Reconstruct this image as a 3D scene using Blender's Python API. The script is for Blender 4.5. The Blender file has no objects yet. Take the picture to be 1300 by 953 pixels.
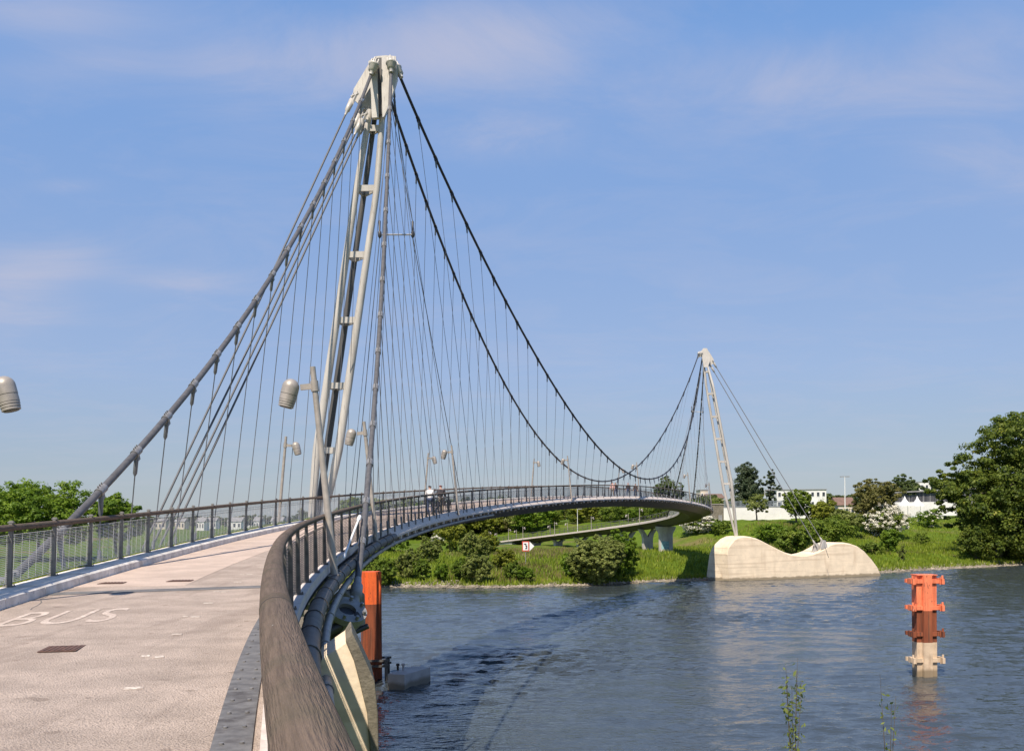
import bpy, bmesh, math, random
import numpy as np
from mathutils import Vector, Matrix
R_ = math.radians
random.seed(7); rng = np.random.default_rng(7)
sc = bpy.context.scene
col = sc.collection

# ---------------------------------------------------------------- camera model
F, CX, HY, ROLL, EYE = 1300., 650., 659., R_(0.5), 10.
def ray(x, y):
    u, v = (x-CX)/F, (HY-y)/F; c, s = math.cos(ROLL), math.sin(ROLL)
    return u*c+v*s, -u*s+v*c
def at(x, y, Y):
    a, b = ray(x, y); return Vector((a*Y, Y, EYE+b*Y))
cam = bpy.data.cameras.new('camera'); camo = bpy.data.objects.new('camera', cam); col.objects.link(camo)
c, s = math.cos(ROLL), math.sin(ROLL)
camo.matrix_world = Matrix(((c, s, 0, 0), (0, 0, -1, 0), (-s, c, 0, EYE), (0, 0, 0, 1)))
cam.sensor_fit = 'HORIZONTAL'; cam.sensor_width = 36; cam.lens = 36; cam.shift_y = 182.5/1300
cam.clip_start = .05; cam.clip_end = 9000
sc.camera = camo

# ---------------------------------------------------------------- materials
def mat(name, base, rough=.6, metal=0., spec=.5, var=.12, scale=3., var2=None, bump=0., bscale=20., coord='Object', vcol=None, stretch=None):
    m = bpy.data.materials.new(name); m.use_nodes = True
    nt = m.node_tree; N = nt.nodes; L = nt.links
    b = N['Principled BSDF']; b.inputs['Roughness'].default_value = rough; b.inputs['Metallic'].default_value = metal
    b.inputs['Specular IOR Level'].default_value = spec
    mp = N.new('ShaderNodeMapping')
    if coord == 'grain': tc = N.new('ShaderNodeAttribute'); tc.attribute_name = 'grain'; L.new(tc.outputs['Vector'], mp.inputs[0])
    else: tc = N.new('ShaderNodeTexCoord'); L.new(tc.outputs[coord], mp.inputs[0])
    if stretch: mp.inputs['Scale'].default_value = stretch
    n = N.new('ShaderNodeTexNoise'); n.inputs['Scale'].default_value = scale; n.inputs['Detail'].default_value = 6; n.inputs['Roughness'].default_value = .65
    L.new(mp.outputs[0], n.inputs['Vector'])
    r = N.new('ShaderNodeValToRGB')
    c2 = vcol if vcol else tuple(x*(1-2*var) for x in base)
    c1 = tuple(min(1, x*(1+var)) for x in base)
    r.color_ramp.elements[0].position = .36; r.color_ramp.elements[0].color = (*c2, 1)
    r.color_ramp.elements[1].position = .62; r.color_ramp.elements[1].color = (*c1, 1)
    L.new(n.outputs['Fac'], r.inputs[0]); L.new(r.outputs[0], b.inputs['Base Color'])
    if bump:
        n2 = N.new('ShaderNodeTexNoise'); n2.inputs['Scale'].default_value = bscale; n2.inputs['Detail'].default_value = 4
        L.new(mp.outputs[0], n2.inputs['Vector'])
        bp = N.new('ShaderNodeBump'); bp.inputs['Strength'].default_value = bump; bp.inputs['Distance'].default_value = .05
        L.new(n2.outputs['Fac'], bp.inputs['Height']); L.new(bp.outputs[0], b.inputs['Normal'])
    return m
def overlay(m, colour, scale, lo, hi, detail=5, stretch=None, amount=1.):
    """mix a second colour over the base through a thresholded noise (stains, moss, wear)"""
    nt = m.node_tree; N = nt.nodes; L = nt.links; b = N['Principled BSDF']
    src = b.inputs['Base Color'].links[0].from_socket
    tc = N.new('ShaderNodeTexCoord'); mp = N.new('ShaderNodeMapping'); L.new(tc.outputs['Object'], mp.inputs[0])
    if stretch: mp.inputs['Scale'].default_value = stretch
    n = N.new('ShaderNodeTexNoise'); n.inputs['Scale'].default_value = scale; n.inputs['Detail'].default_value = detail
    L.new(mp.outputs[0], n.inputs['Vector'])
    r = N.new('ShaderNodeMapRange'); r.inputs['From Min'].default_value = lo; r.inputs['From Max'].default_value = hi; r.inputs['To Max'].default_value = amount
    L.new(n.outputs['Fac'], r.inputs['Value'])
    mx = N.new('ShaderNodeMix'); mx.data_type = 'RGBA'
    L.new(r.outputs[0], mx.inputs['Factor']); L.new(src, mx.inputs['A']); mx.inputs['B'].default_value = (*colour, 1)
    L.new(mx.outputs['Result'], b.inputs['Base Color']); return m
def tide(m, colour, z0, spread=.5):
    nt = m.node_tree; N = nt.nodes; L = nt.links; b = N['Principled BSDF']; src = b.inputs['Base Color'].links[0].from_socket
    g = N.new('ShaderNodeNewGeometry'); sx_ = N.new('ShaderNodeSeparateXYZ'); L.new(g.outputs['Position'], sx_.inputs[0])
    n = N.new('ShaderNodeTexNoise'); n.inputs['Scale'].default_value = 1.1; n.inputs['Detail'].default_value = 6; L.new(g.outputs['Position'], n.inputs['Vector'])
    a = N.new('ShaderNodeMath'); a.operation = 'MULTIPLY_ADD'; a.inputs[1].default_value = -spread*2; L.new(n.outputs['Fac'], a.inputs[0]); L.new(sx_.outputs['Z'], a.inputs[2])
    r = N.new('ShaderNodeMapRange'); r.inputs['From Min'].default_value = z0-spread; r.inputs['From Max'].default_value = z0-spread+.22; r.inputs['To Min'].default_value = .85; r.inputs['To Max'].default_value = 0; L.new(a.outputs[0], r.inputs['Value'])
    mx = N.new('ShaderNodeMix'); mx.data_type = 'RGBA'; L.new(r.outputs[0], mx.inputs['Factor']); L.new(src, mx.inputs['A']); mx.inputs['B'].default_value = (*colour, 1); L.new(mx.outputs['Result'], b.inputs['Base Color']); return m
def leafmat(name, dark, light, yellow=None, transl=.35):
    m = bpy.data.materials.new(name); m.use_nodes = True
    nt = m.node_tree; N = nt.nodes; L = nt.links; N.remove(N['Principled BSDF'])
    g = N.new('ShaderNodeNewGeometry'); tc = N.new('ShaderNodeTexCoord')
    n = N.new('ShaderNodeTexNoise'); n.inputs['Scale'].default_value = .45; n.inputs['Detail'].default_value = 3
    L.new(tc.outputs['Object'], n.inputs['Vector'])
    a = N.new('ShaderNodeMath'); a.operation = 'MULTIPLY_ADD'; a.inputs[1].default_value = .55
    L.new(g.outputs['Random Per Island'], a.inputs[0])
    sb = N.new('ShaderNodeMath'); sb.operation = 'MULTIPLY_ADD'; sb.inputs[1].default_value = 1.6; sb.inputs[2].default_value = -.58
    L.new(n.outputs['Fac'], sb.inputs[0]); L.new(sb.outputs[0], a.inputs[2])
    r = N.new('ShaderNodeValToRGB'); e = r.color_ramp.elements
    e[0].position = .1; e[0].color = (*dark, 1); e[1].position = .8; e[1].color = (*light, 1)
    if yellow:
        q = e.new(1.0); q.color = (*yellow, 1)
    L.new(a.outputs[0], r.inputs[0])
    d = N.new('ShaderNodeBsdfPrincipled'); d.inputs['Roughness'].default_value = .55; d.inputs['Specular IOR Level'].default_value = .3
    t = N.new('ShaderNodeBsdfTranslucent'); mx = N.new('ShaderNodeMixShader'); mx.inputs[0].default_value = transl
    L.new(r.outputs[0], d.inputs['Base Color']); L.new(r.outputs[0], t.inputs['Color'])
    L.new(d.outputs[0], mx.inputs[1]); L.new(t.outputs[0], mx.inputs[2])
    L.new(mx.outputs[0], N['Material Output'].inputs['Surface']); return m

M = {}
M['paint'] = overlay(overlay(mat('pylon_paint', (.50, .475, .435), .42, .05, var=.06, scale=1.2, stretch=(1, 1, .25)), (.24, .22, .195), 2.2, .54, .72, stretch=(2, 2, .12), amount=.55), (.20, .15, .11), 5, .62, .7, stretch=(3, 3, .3), amount=.5)
M['leg_slotshade'] = mat('dark_leg_paint_and_slot_shade', (.085, .083, .082), .55, 0, var=.1, scale=1, stretch=(1, 1, .2))
M['headpaint'] = overlay(overlay(mat('head_plate_paint', (.56, .53, .485), .45, var=.05, scale=1.5), (.30, .27, .23), 3, .54, .7, stretch=(2, 2, .25), amount=.5), (.2, .15, .11), 6, .63, .7, stretch=(3, 3, .3), amount=.5)
M['bolt'] = mat('galvanised', (.28, .275, .27), .5, .4, var=.15, scale=8)
M['cable_grey'] = overlay(mat('cable_sheath_grey', (.098, .096, .098), .55, 0, var=.1, scale=6), (.055, .052, .05), 2.5, .52, .7, amount=.5)
M['cable_dark'] = mat('main_cable_dark', (.035, .036, .042), .5, .2, var=.1, scale=6)
M['wire'] = mat('wire_rope', (.15, .16, .18), .55, .1, var=.05, scale=5)
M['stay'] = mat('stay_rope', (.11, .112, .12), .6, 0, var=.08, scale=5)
M['staysunlit'] = mat('stay_rope_sunlit', (.24, .24, .25), .55, .1, var=.08, scale=5)  # far stays: their sunlit look put into a paler copy of the rope
M['socket'] = mat('socket_dark', (.05, .05, .055), .5, .3, var=.1, scale=8)
M['post'] = overlay(mat('galvanised_post', (.13, .125, .118), .6, .1, var=.15, scale=5), (.05, .043, .035), 4, .5, .7, amount=.6)
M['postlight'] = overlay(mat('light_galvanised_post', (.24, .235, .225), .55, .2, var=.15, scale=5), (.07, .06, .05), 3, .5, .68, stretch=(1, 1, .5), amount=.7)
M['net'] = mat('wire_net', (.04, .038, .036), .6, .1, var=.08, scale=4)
M['netsunlit'] = mat('wire_net_sunlit', (.60, .60, .58), .6, .1, var=.08, scale=4)  # left net: the sun on its wires is put into the pale colour
M['wood'] = overlay(overlay(mat('weathered_handrail', (.150, .112, .084), .85, spec=.25, var=.14, scale=60, bump=.55, bscale=190, coord='grain'), (.085, .076, .048), 2.2, .5, .66, amount=.6), (.62, .60, .56), 11, .75, .765)
M['asphalt'] = overlay(overlay(overlay(overlay(mat('pink_asphalt', (.51, .42, .355), .9, spec=.2, var=.10, scale=1.4, bump=.9, bscale=55), (.25, .195, .16), 42, .53, .68, detail=3, amount=.7), (.36, .29, .24), .55, .5, .72, amount=.5), (.30, .24, .20), 1.1, .56, .62, stretch=(1.6, .16, 1), amount=.35), (.25, .20, .165), 3.1, .66, .70, amount=.6)
M['lane'] = overlay(overlay(mat('light_pink_asphalt', (.56, .45, .375), .9, spec=.2, var=.07, scale=1.2, bump=.6, bscale=60), (.30, .23, .185), 45, .55, .68, detail=3, amount=.65), (.40, .32, .265), .5, .52, .72, amount=.4)
M['marking'] = overlay(overlay(mat('worn_road_paint', (.60, .515, .44), .85, var=.08, scale=6), (.47, .385, .325), 7, .40, .56, amount=.95), (.30, .235, .19), 42, .52, .64, detail=3, amount=.7)
M['stud'] = overlay(mat('worn_white_paint', (.66, .60, .52), .8, var=.1, scale=9), (.40, .33, .28), 20, .44, .56, amount=.95)
M['kerb'] = overlay(overlay(mat('kerb_concrete', (.74, .70, .64), .85, var=.1, scale=2.5, bump=.3, bscale=40), (.32, .30, .27), 1.7, .52, .7, amount=.6), (.18, .165, .145), 9, .6, .72, amount=.5)
M['coping'] = overlay(mat('edge_coping', (.66, .58, .52), .8, var=.1, scale=3, bump=.3, bscale=25), (.34, .29, .26), 3, .52, .66, amount=.6)
M['girder'] = overlay(mat('dark_girder_steel', (.075, .068, .062), .6, .2, var=.15, scale=.8), (.12, .09, .07), 1.4, .55, .75, amount=.5)
M['pipe'] = overlay(mat('grey_pipe', (.085, .08, .073), .6, 0, var=.2, scale=3), (.05, .042, .036), 5, .52, .68, amount=.75)
M['pipe_light'] = overlay(mat('light_grey_pipe', (.26, .255, .25), .5, 0, var=.1, scale=3), (.12, .11, .10), 4, .54, .7, amount=.65)
M['steelplate'] = overlay(mat('cover_plate_steel', (.16, .155, .15), .6, .1, var=.15, scale=6), (.08, .072, .065), 4, .55, .7)
M['joint'] = mat('joint_rubber', (.15, .145, .14), .8, var=.15, scale=4)
M['rustgrate'] = overlay(mat('rusty_cast_iron', (.155, .085, .062), .8, .2, var=.2, scale=14), (.09, .06, .05), 25, .5, .6)
M['concrete'] = overlay(overlay(overlay(mat('cream_concrete', (.76, .635, .465), .85, var=.06, scale=.7, bump=.25, bscale=6), (.50, .37, .24), 1.1, .55, .74, stretch=(1, 1, .18), amount=.5), (.42, .31, .20), .9, .53, .62, stretch=(.12, .12, 3.2), amount=.35), (.30, .25, .19), 2.8, .64, .74, amount=.45)
M['concrete_dark'] = overlay(mat('weathered_and_shaded_concrete', (.185, .165, .125), .9, var=.15, scale=2, bump=.4, bscale=18), (.09, .08, .055), 3, .52, .68, amount=.7)
M['pierconc'] = overlay(mat('pier_concrete', (.44, .41, .37), .85, var=.1, scale=.8), (.25, .23, .205), .9, .5, .7, stretch=(1, 1, .25), amount=.6)
M['graffiti'] = mat('faded_blue_green_spray_paint', (.22, .38, .40), .8, var=.2, scale=3)
M['orange'] = overlay(overlay(mat('orange_pile_paint', (.82, .145, .032), .55, var=.08, scale=1.5), (.40, .075, .025), 2.2, .5, .66, stretch=(3, 3, .16), amount=.6), (.16, .05, .025), 6, .62, .68, stretch=(2, 2, .5), amount=.8)
M['salmon'] = overlay(overlay(overlay(mat('faded_red_orange_paint', (.83, .22, .10), .6, var=.1, scale=1.5), (.45, .11, .05), 2.4, .5, .66, stretch=(3, 3, .18), amount=.65), (.14, .05, .03), 6, .61, .67, stretch=(2, 2, .5), amount=.8), (.80, .74, .66), 5, .68, .71, stretch=(1, 1, .4), amount=.7)
M['rust'] = overlay(overlay(mat('rusty_steel', (.235, .062, .024), .85, var=.2, scale=1.4, stretch=(2, 2, .3)), (.07, .032, .02), 2.5, .5, .62, stretch=(3, 3, .12), amount=.8), (.30, .12, .05), 2, .6, .72, stretch=(3, 3, .15), amount=.6)
M['drypile'] = overlay(mat('bleached_pile_steel', (.56, .43, .30), .85, var=.1, scale=2), (.33, .22, .14), 3, .55, .7, stretch=(2, 2, .3), amount=.6)
M['pontoon'] = overlay(mat('pontoon_steel', (.36, .34, .33), .6, var=.1, scale=1), (.20, .17, .15), 2, .56, .7, amount=.5)
M['lamp'] = mat('lamp_housing', (.36, .325, .285), .45, .25, var=.08, scale=5)
M['lampband'] = mat('lamp_grille', (.15, .135, .12), .5, .3, var=.1, scale=9)
M['white'] = mat('white_paint', (.78, .78, .77), .5, var=.03, scale=3)
M['red'] = mat('red_paint', (.60, .09, .06), .5, var=.06, scale=3)
M['black'] = mat('black_paint', (.02, .02, .02), .6, var=.1, scale=4)
M['housewhite'] = mat('white_render', (.72, .72, .70), .8, var=.05, scale=.3)
M['housecream'] = mat('cream_render', (.60, .53, .43), .8, var=.06, scale=.3)
M['roofred'] = mat('brown_tiles', (.17, .105, .08), .8, var=.12, scale=1)
M['roofgrey'] = mat('grey_roof', (.27, .27, .27), .7, var=.1, scale=.6)
M['glass'] = mat('window_glass', (.05, .06, .075), .12, var=.1, scale=.5)
M['glazing'] = mat('dark_facade_cladding', (.085, .085, .095), .35, var=.3, scale=1.2, stretch=(4, 4, .1))
M['fencegrey'] = mat('grey_fence_metal', (.27, .31, .35), .5, .3, var=.08, scale=1)
M['bark'] = mat('bark', (.115, .09, .07), .95, var=.25, scale=3, bump=.5, bscale=10, stretch=(1, 1, .25))
M['stone'] = mat('river_stones', (.27, .235, .18), .9, var=.35, scale=.7)
M['skin'] = mat('skin', (.52, .32, .24), .6, var=.04, scale=8)
M['rubber'] = mat('tyre_rubber', (.025, .025, .025), .7)
M['whiteshirt'] = mat('white_cotton', (.78, .77, .75), .85, var=.03, scale=5)
M['pinkshirt'] = mat('pale_pink_cotton', (.62, .40, .37), .85, var=.05, scale=5)
M['darkjacket'] = mat('dark_cloth', (.035, .032, .04), .85, var=.1, scale=5)
M['brownjacket'] = mat('brown_cloth', (.09, .055, .045), .85, var=.1, scale=5)
M['jeans'] = mat('blue_denim', (.045, .065, .13), .9, var=.1, scale=6)
M['beige'] = mat('beige_cloth', (.33, .28, .22), .9, var=.1, scale=6)
M['hairdark'] = mat('dark_hair', (.03, .025, .022), .7)
M['hairred'] = mat('red_cap_cloth', (.30, .07, .06), .7)
M['leaf'] = leafmat('green_leaves', (.085, .145, .017), (.24, .325, .04), (.36, .40, .08), transl=.48)
M['leafbig'] = leafmat('maple_leaves', (.040, .075, .010), (.18, .235, .032), (.36, .36, .06), transl=.48)
M['leafbright'] = leafmat('bright_young_leaves', (.075, .15, .012), (.22, .33, .030), (.34, .40, .06), transl=.48)
M['leafyellow'] = leafmat('yellow_green_leaves', (.14, .175, .02), (.31, .34, .04), (.40, .39, .07), transl=.48)
M['leafbrown'] = leafmat('willow_leaves', (.115, .12, .03), (.25, .24, .075), (.34, .30, .12), transl=.48)
M['leafolive'] = leafmat('olive_leaves', (.13, .17, .035), (.29, .335, .09), (.38, .39, .13), transl=.48)
M['poplar'] = leafmat('poplar_leaves', (.042, .072, .032), (.12, .155, .085), (.19, .21, .12), transl=.48)
M['leaffar'] = leafmat('distant_tree_leaves', (.055, .09, .03), (.15, .20, .06), (.22, .25, .08), transl=.48)
M['blossom'] = leafmat('white_blossom', (.60, .58, .48), (.82, .80, .70), (.86, .84, .76), transl=.25)
M['grassblade'] = leafmat('grass_blades', (.11, .155, .012), (.235, .305, .024), (.36, .34, .07), transl=.3)
M['dryblade'] = leafmat('dry_grass_blades', (.13, .11, .04), (.25, .20, .09), (.33, .26, .14), transl=.25)

tide(M['concrete'], (.20, .16, .10), .30, .3); tide(M['drypile'], (.20, .15, .09), .38, .3); tide(M['pontoon'], (.12, .10, .07), .25, .2)
# ---------------------------------------------------------------- mesh builder
class MB:
    def __init__(s): s.v = []; s.f = []; s.m = []; s.sm = []
    def add(s, vs, fs, mi=0, smooth=False):
        o = len(s.v); s.v += [tuple(p) for p in vs]
        for f in fs: s.f.append(tuple(i+o for i in f)); s.m.append(mi); s.sm.append(smooth)
    def box(s, ctr, size, rot=None, mi=0):
        x, y, z = (q/2 for q in size); c = Vector(ctr)
        vs = [Vector(p) for p in ((-x,-y,-z),(x,-y,-z),(x,y,-z),(-x,y,-z),(-x,-y,z),(x,-y,z),(x,y,z),(-x,y,z))]
        if rot is not None: vs = [rot @ p for p in vs]
        s.add([p+c for p in vs], [(3,2,1,0),(4,5,6,7),(0,1,5,4),(1,2,6,5),(2,3,7,6),(3,0,4,7)], mi)
    def tube(s, pts, r, n=8, mi=0, cap=True, smooth=True, up=None, ell=None):
        P = [Vector(p) for p in pts]; k = len(P)
        rr = r if isinstance(r, (list, tuple)) else [r]*k
        T = [(P[min(i+1, k-1)]-P[max(i-1, 0)]).normalized() for i in range(k)]
        ref = Vector(up) if up else (Vector((0,0,1)) if abs(T[0].z) < .9 else Vector((1,0,0)))
        vs = []; prev = None
        for i in range(k):
            a = (ref - T[i]*ref.dot(T[i])) if prev is None else (prev - T[i]*prev.dot(T[i]))
            a.normalize(); b = T[i].cross(a)
            if up is None: prev = a
            for j in range(n):
                t = 2*math.pi*(j+.5)/n
                ea, eb = (ell if ell else (1, 1))
                vs.append(P[i]+a*(math.cos(t)*rr[i]*ea)+b*(math.sin(t)*rr[i]*eb))
        fs = [(i*n+j, i*n+(j+1) % n, (i+1)*n+(j+1) % n, (i+1)*n+j) for i in range(k-1) for j in range(n)]
        s.add(vs, fs, mi, smooth)
        if cap:
            s.add(vs[:n], [tuple(range(n))[::-1]], mi); s.add(vs[-n:], [tuple(range(n))], mi)
    def strip(s, secs, closed=True, cap=True, mi=0, smooth=False):
        """secs: list of cross sections (same length)"""
        n = len(secs[0]); vs = [p for q in secs for p in q]
        rng_ = range(n) if closed else range(n-1)
        fs = [(i*n+j, (i+1)*n+j, (i+1)*n+(j+1) % n, i*n+(j+1) % n) for i in range(len(secs)-1) for j in rng_]
        s.add(vs, fs, mi, smooth)
        if closed and cap:
            s.add(secs[0], [tuple(range(n))], mi); s.add(secs[-1], [tuple(range(n))[::-1]], mi)
    def prism(s, poly, vec, mi=0):
        n = len(poly); a = [Vector(p) for p in poly]; b = [p+Vector(vec) for p in a]
        s.add(a+b, [tuple(range(n))[::-1], tuple(range(n, 2*n))]+[(i, (i+1) % n, n+(i+1) % n, n+i) for i in range(n)], mi)
    def mesh(s, name, mats, origin=(0,0,0), recalc=True):
        o = Vector(origin); me = bpy.data.meshes.new(name)
        me.from_pydata([(p[0]-o.x, p[1]-o.y, p[2]-o.z) for p in s.v], [], s.f)
        for m in (mats if isinstance(mats, (list, tuple)) else [mats]): me.materials.append(m)
        me.polygons.foreach_set('material_index', s.m); me.polygons.foreach_set('use_smooth', s.sm)
        if recalc:
            bm = bmesh.new(); bm.from_mesh(me); bmesh.ops.recalc_face_normals(bm, faces=bm.faces); bm.to_mesh(me); bm.free()
        me.update(); return me
    def build(s, name, mats, parent=None, bevel=0, recalc=True, loc=None, local=False):
        if local: loc = Vector((0, 0, 0))
        org = Vector(loc) if loc is not None else (parent.location.copy() if parent else Vector((0,0,0)))
        o = bpy.data.objects.new(name, s.mesh(name, mats, org, recalc)); col.objects.link(o)
        if parent:
            o.parent = parent
            if loc is not None and not local: o.location = Vector(loc)-parent.location
        elif loc is not None: o.location = loc
        if bevel:
            b = o.modifiers.new('bevel', 'BEVEL'); b.width = bevel; b.segments = 2; b.limit_method = 'ANGLE'
        return o
def tag(o, label=None, cat=None, group=None, kind=None):
    if label: o['label'] = label
    if cat: o['category'] = cat
    if group: o['group'] = group
    if kind: o['kind'] = kind
    return o
def thing(name, label, cat, loc=(0,0,0), group=None, rz=0):
    o = bpy.data.objects.new(name, None); o.empty_display_size = .3; col.objects.link(o)
    o.location = loc; o.rotation_euler.z = rz; return tag(o, label, cat, group)
def link_mesh(name, me, parent, loc=(0,0,0), rot=None):
    o = bpy.data.objects.new(name, me); col.objects.link(o); o.parent = parent; o.location = loc
    if rot is not None: o.rotation_euler = rot
    return o
def copy_tree(o, parent=None):
    q = o.copy(); col.objects.link(q); q.parent = parent
    for ch in o.children: copy_tree(ch, q)
    return q

# ---------------------------------------------------------------- the bridge's curve (right-hand edge)
CP = np.array([[2.744, -8.509, 8.371], [0.194, -0.636, 8.333], [-1.897, 7.916, 8.411], [-3.803, 17.184, 8.607], [-4.872, 27.46, 8.941], [-5.401, 38.682, 9.388], [-5.123, 50.74, 9.885], [-3.927, 63.254, 10.422], [-1.492, 75.891, 10.986], [2.054, 88.44, 11.547], [6.406, 100.782, 12.054], [11.266, 112.89, 12.434], [16.348, 124.79, 12.62], [21.38, 136.516, 12.584], [26.121, 148.094, 12.338], [30.319, 159.551, 11.931], [33.584, 170.949, 11.417], [35.306, 182.414, 10.833], [35.328, 193.992, 10.191], [33.819, 205.639, 9.501], [30.944, 217.302, 8.777], [26.988, 228.91, 8.022], [22.265, 240.381, 7.229], [17.016, 251.659, 6.405], [11.442, 262.711, 5.553], [5.706, 273.514, 4.679], [-0.075, 284.058, 3.785], [-5.831, 294.339, 2.872], [-11.53, 304.36, 1.941], [-17.163, 314.121, 0.993]])
W = 5.18
def _bs(u):
    u = np.asarray(u, float); k = np.clip(np.floor(u).astype(int), 0, len(CP)-4); t = (u-k)[:, None]
    return (1-t)**3/6*CP[k]+(3*t**3-6*t**2+4)/6*CP[k+1]+(-3*t**3+3*t**2+3*t+1)/6*CP[k+2]+t**3/6*CP[k+3]
_p = _bs(np.linspace(0, len(CP)-3-1e-6, 2400))
_d = (_p[1]-_p[0])/np.linalg.norm(_p[1]-_p[0])
_p = np.vstack([[_p[0]-_d*q for q in (9, 6, 3, 1)], _p])
_s = np.r_[0, np.cumsum(np.linalg.norm(np.diff(_p[:, :2], axis=0), axis=1))]
_t = np.gradient(_p[:, :2], _s, axis=0); _t /= np.linalg.norm(_t, axis=1)[:, None]
SEND = _s[-1]
def S(Y): return float(np.interp(Y, _p[:, 1], _s))
def fr(sv):
    """point, tangent (2D), left normal (2D) at arc length sv"""
    p = Vector([float(np.interp(sv, _s, _p[:, i])) for i in range(3)])
    t = Vector([float(np.interp(sv, _s, _t[:, i])) for i in range(2)]).normalized()
    return p, t, Vector((-t.y, t.x))
def B(sv, l, dz=0.):
    p, t, n = fr(sv); return Vector((p.x+n.x*l, p.y+n.y*l, p.z+dz))
def heading(sv):
    p, t, n = fr(sv); return math.atan2(t.y, t.x)
def samples(s0, s1, fine=.35, coarse=1.6):
    r = [s0]
    while r[-1] < s1:
        r.append(min(s1, r[-1]+(fine if r[-1] < S(14) else (.8 if r[-1] < S(45) else coarse))))
    return r
def sweep(mb, prof, s0, s1, closed=True, mi=0, smooth=False):
    mb.strip([[B(q, l, z) for l, z in prof] for q in samples(s0, s1)], closed, True, mi, smooth)
# ================================================================ FOOTBRIDGE
S0, SR = S(-6.), S(196.)           # deck start behind the camera; end of the main bridge, start of the ramp
SE = SEND-.5
bridge = thing('footbridge', 'long curved pedestrian suspension bridge deck sweeping in an S over the river', 'bridge', B(S(30), W/2, -1.2))
mb = MB()
sweep(mb, [(-.08,-.03),(-.08,-.25),(.25,-.36),(1.5,-1.12),(3.7,-1.12),(4.95,-.36),(W+.20,-.25),(W+.20,-.03)], S0, SE)
mb.build('deck_girder', M['girder'], bridge)
mb = MB(); sweep(mb, [(.10,-.02),(.10,0),(W-.55,0),(W-.55,-.02)], S0, SE); mb.build('paving', M['asphalt'], bridge)
sj = S(20.2)
mb = MB(); sweep(mb, [(2.45,.001),(2.45,.005),(W-.58,.005),(W-.58,.001)], sj+.6, SE); mb.build('light_lane', M['lane'], bridge)
mb = MB(); sweep(mb, [(-.12,-.12),(-.12,.08),(.10,.08),(.10,-.12)], S0, S(43)); sweep(mb, [(-.30,-.33),(-.30,-.24),(-.03,.08),(.10,.08),(.10,-.33)], S(43)+.004, SE); mb.build('edge_coping', M['coping'], bridge)
mb = MB(); sweep(mb, [(W-.05,-.28),(W-.05,.10),(W+.26,.10),(W+.26,-.28)], S(23), SE); mb.build('edge_coping', M['coping'], bridge)
# left kerb in separate stones
mb = MB(); q = S0
while q < SR+40:
    e = min(q+1.98, SR+40)
    mb.strip([[B(z, W-.56, -.02), B(z, W-.545, .15), B(z, W-.50, .185), B(z, W+.12, .19), B(z, W+.12, -.02)] for z in (q, (q+e)/2, e)], True, True)
    q += 2.0
mb.build('kerb', M['kerb'], bridge)
# expansion joint across the deck
mb = MB()
def across(mb, s0, s1, l0, l1, z0, z1, ds=0., mi=0):
    a = [B(s0+ds*0, l0, z0), B(s1, l0, z0), B(s1+ds, l1, z0), B(s0+ds, l1, z0)]
    b = [Vector((p.x, p.y, p.z+z1-z0)) for p in a]
    mb.add(a+b, [(3,2,1,0),(4,5,6,7),(0,1,5,4),(1,2,6,5),(2,3,7,6),(3,0,4,7)], mi)
across(mb, sj, sj+.5, .12, W-.57, .001, .008, -.9); mb.build('expansion_joint', M['joint'], bridge)
mb = MB(); sweep(mb, [(.16,.004),(.16,.018),(.44,.018),(.44,.004)], S0, S(17.6))
for k in range(28):
    sv = S(3)+k*.55
    for l in (.23, .37):
        p = B(sv, l, .02); mb.tube([p, p+Vector((0,0,.012))], .018, 6, 1)
mb.build('cover_plate', [M['steelplate'], M['bolt']], bridge)
for sv, l, wd, ln in ((S(12.6), 2.55, .42, .55), (S(21.9), 2.75, .5, .55), (S(21.6), 4.05, .5, .5)):
    mb = MB(); h = Matrix.Rotation(heading(sv)-math.pi/2, 3, 'Z')
    mb.box(B(sv, l, .006), (wd, ln, .008), h)
    for k in range(7): mb.box(B(sv, l, .012)+h @ Vector(((k-3)*wd/7.6, 0, 0)), (wd/14, ln*.86, .006), h)
    mb.build('drain_cover', M['rustgrate'], bridge)
# worn white studs of the lane line
mb = MB()
for k in range(11):
    sv = S(9.8)+k*1.95
    l = 1.30+.035*k+rng.uniform(-.02, .02)
    h = Matrix.Rotation(heading(sv)-math.pi/2+rng.uniform(-.1, .1), 3, 'Z')
    mb = MB(); mb.box(B(sv, l, .004), (rng.uniform(.10, .19), rng.uniform(.10, .16), .006), h); mb.build('lane_stud', M['stud'], bridge)
    if k % 2: mb = MB(); mb.box(B(sv+.1, l+.16, .003), (.09, .14, .005), h); mb.build('lane_stud', M['stud'], bridge)
for s_a, l0, n_, dl in ((S(9), 3.9, 18, .02), (S(17), 4.1, 12, .06)):
    mb = MB(); pv = None; l = l0
    for k in range(n_):
        q_ = s_a+k*.28; l += dl+rng.normal(0, .035); a, b = B(q_, l-.008, .0035), B(q_, l+.008, .0035)
        if pv: mb.add([pv[0], a, b, pv[1]], [(0, 1, 2, 3)])
        pv = (a, b)
    mb.build('crack', M['joint'], bridge)
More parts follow.
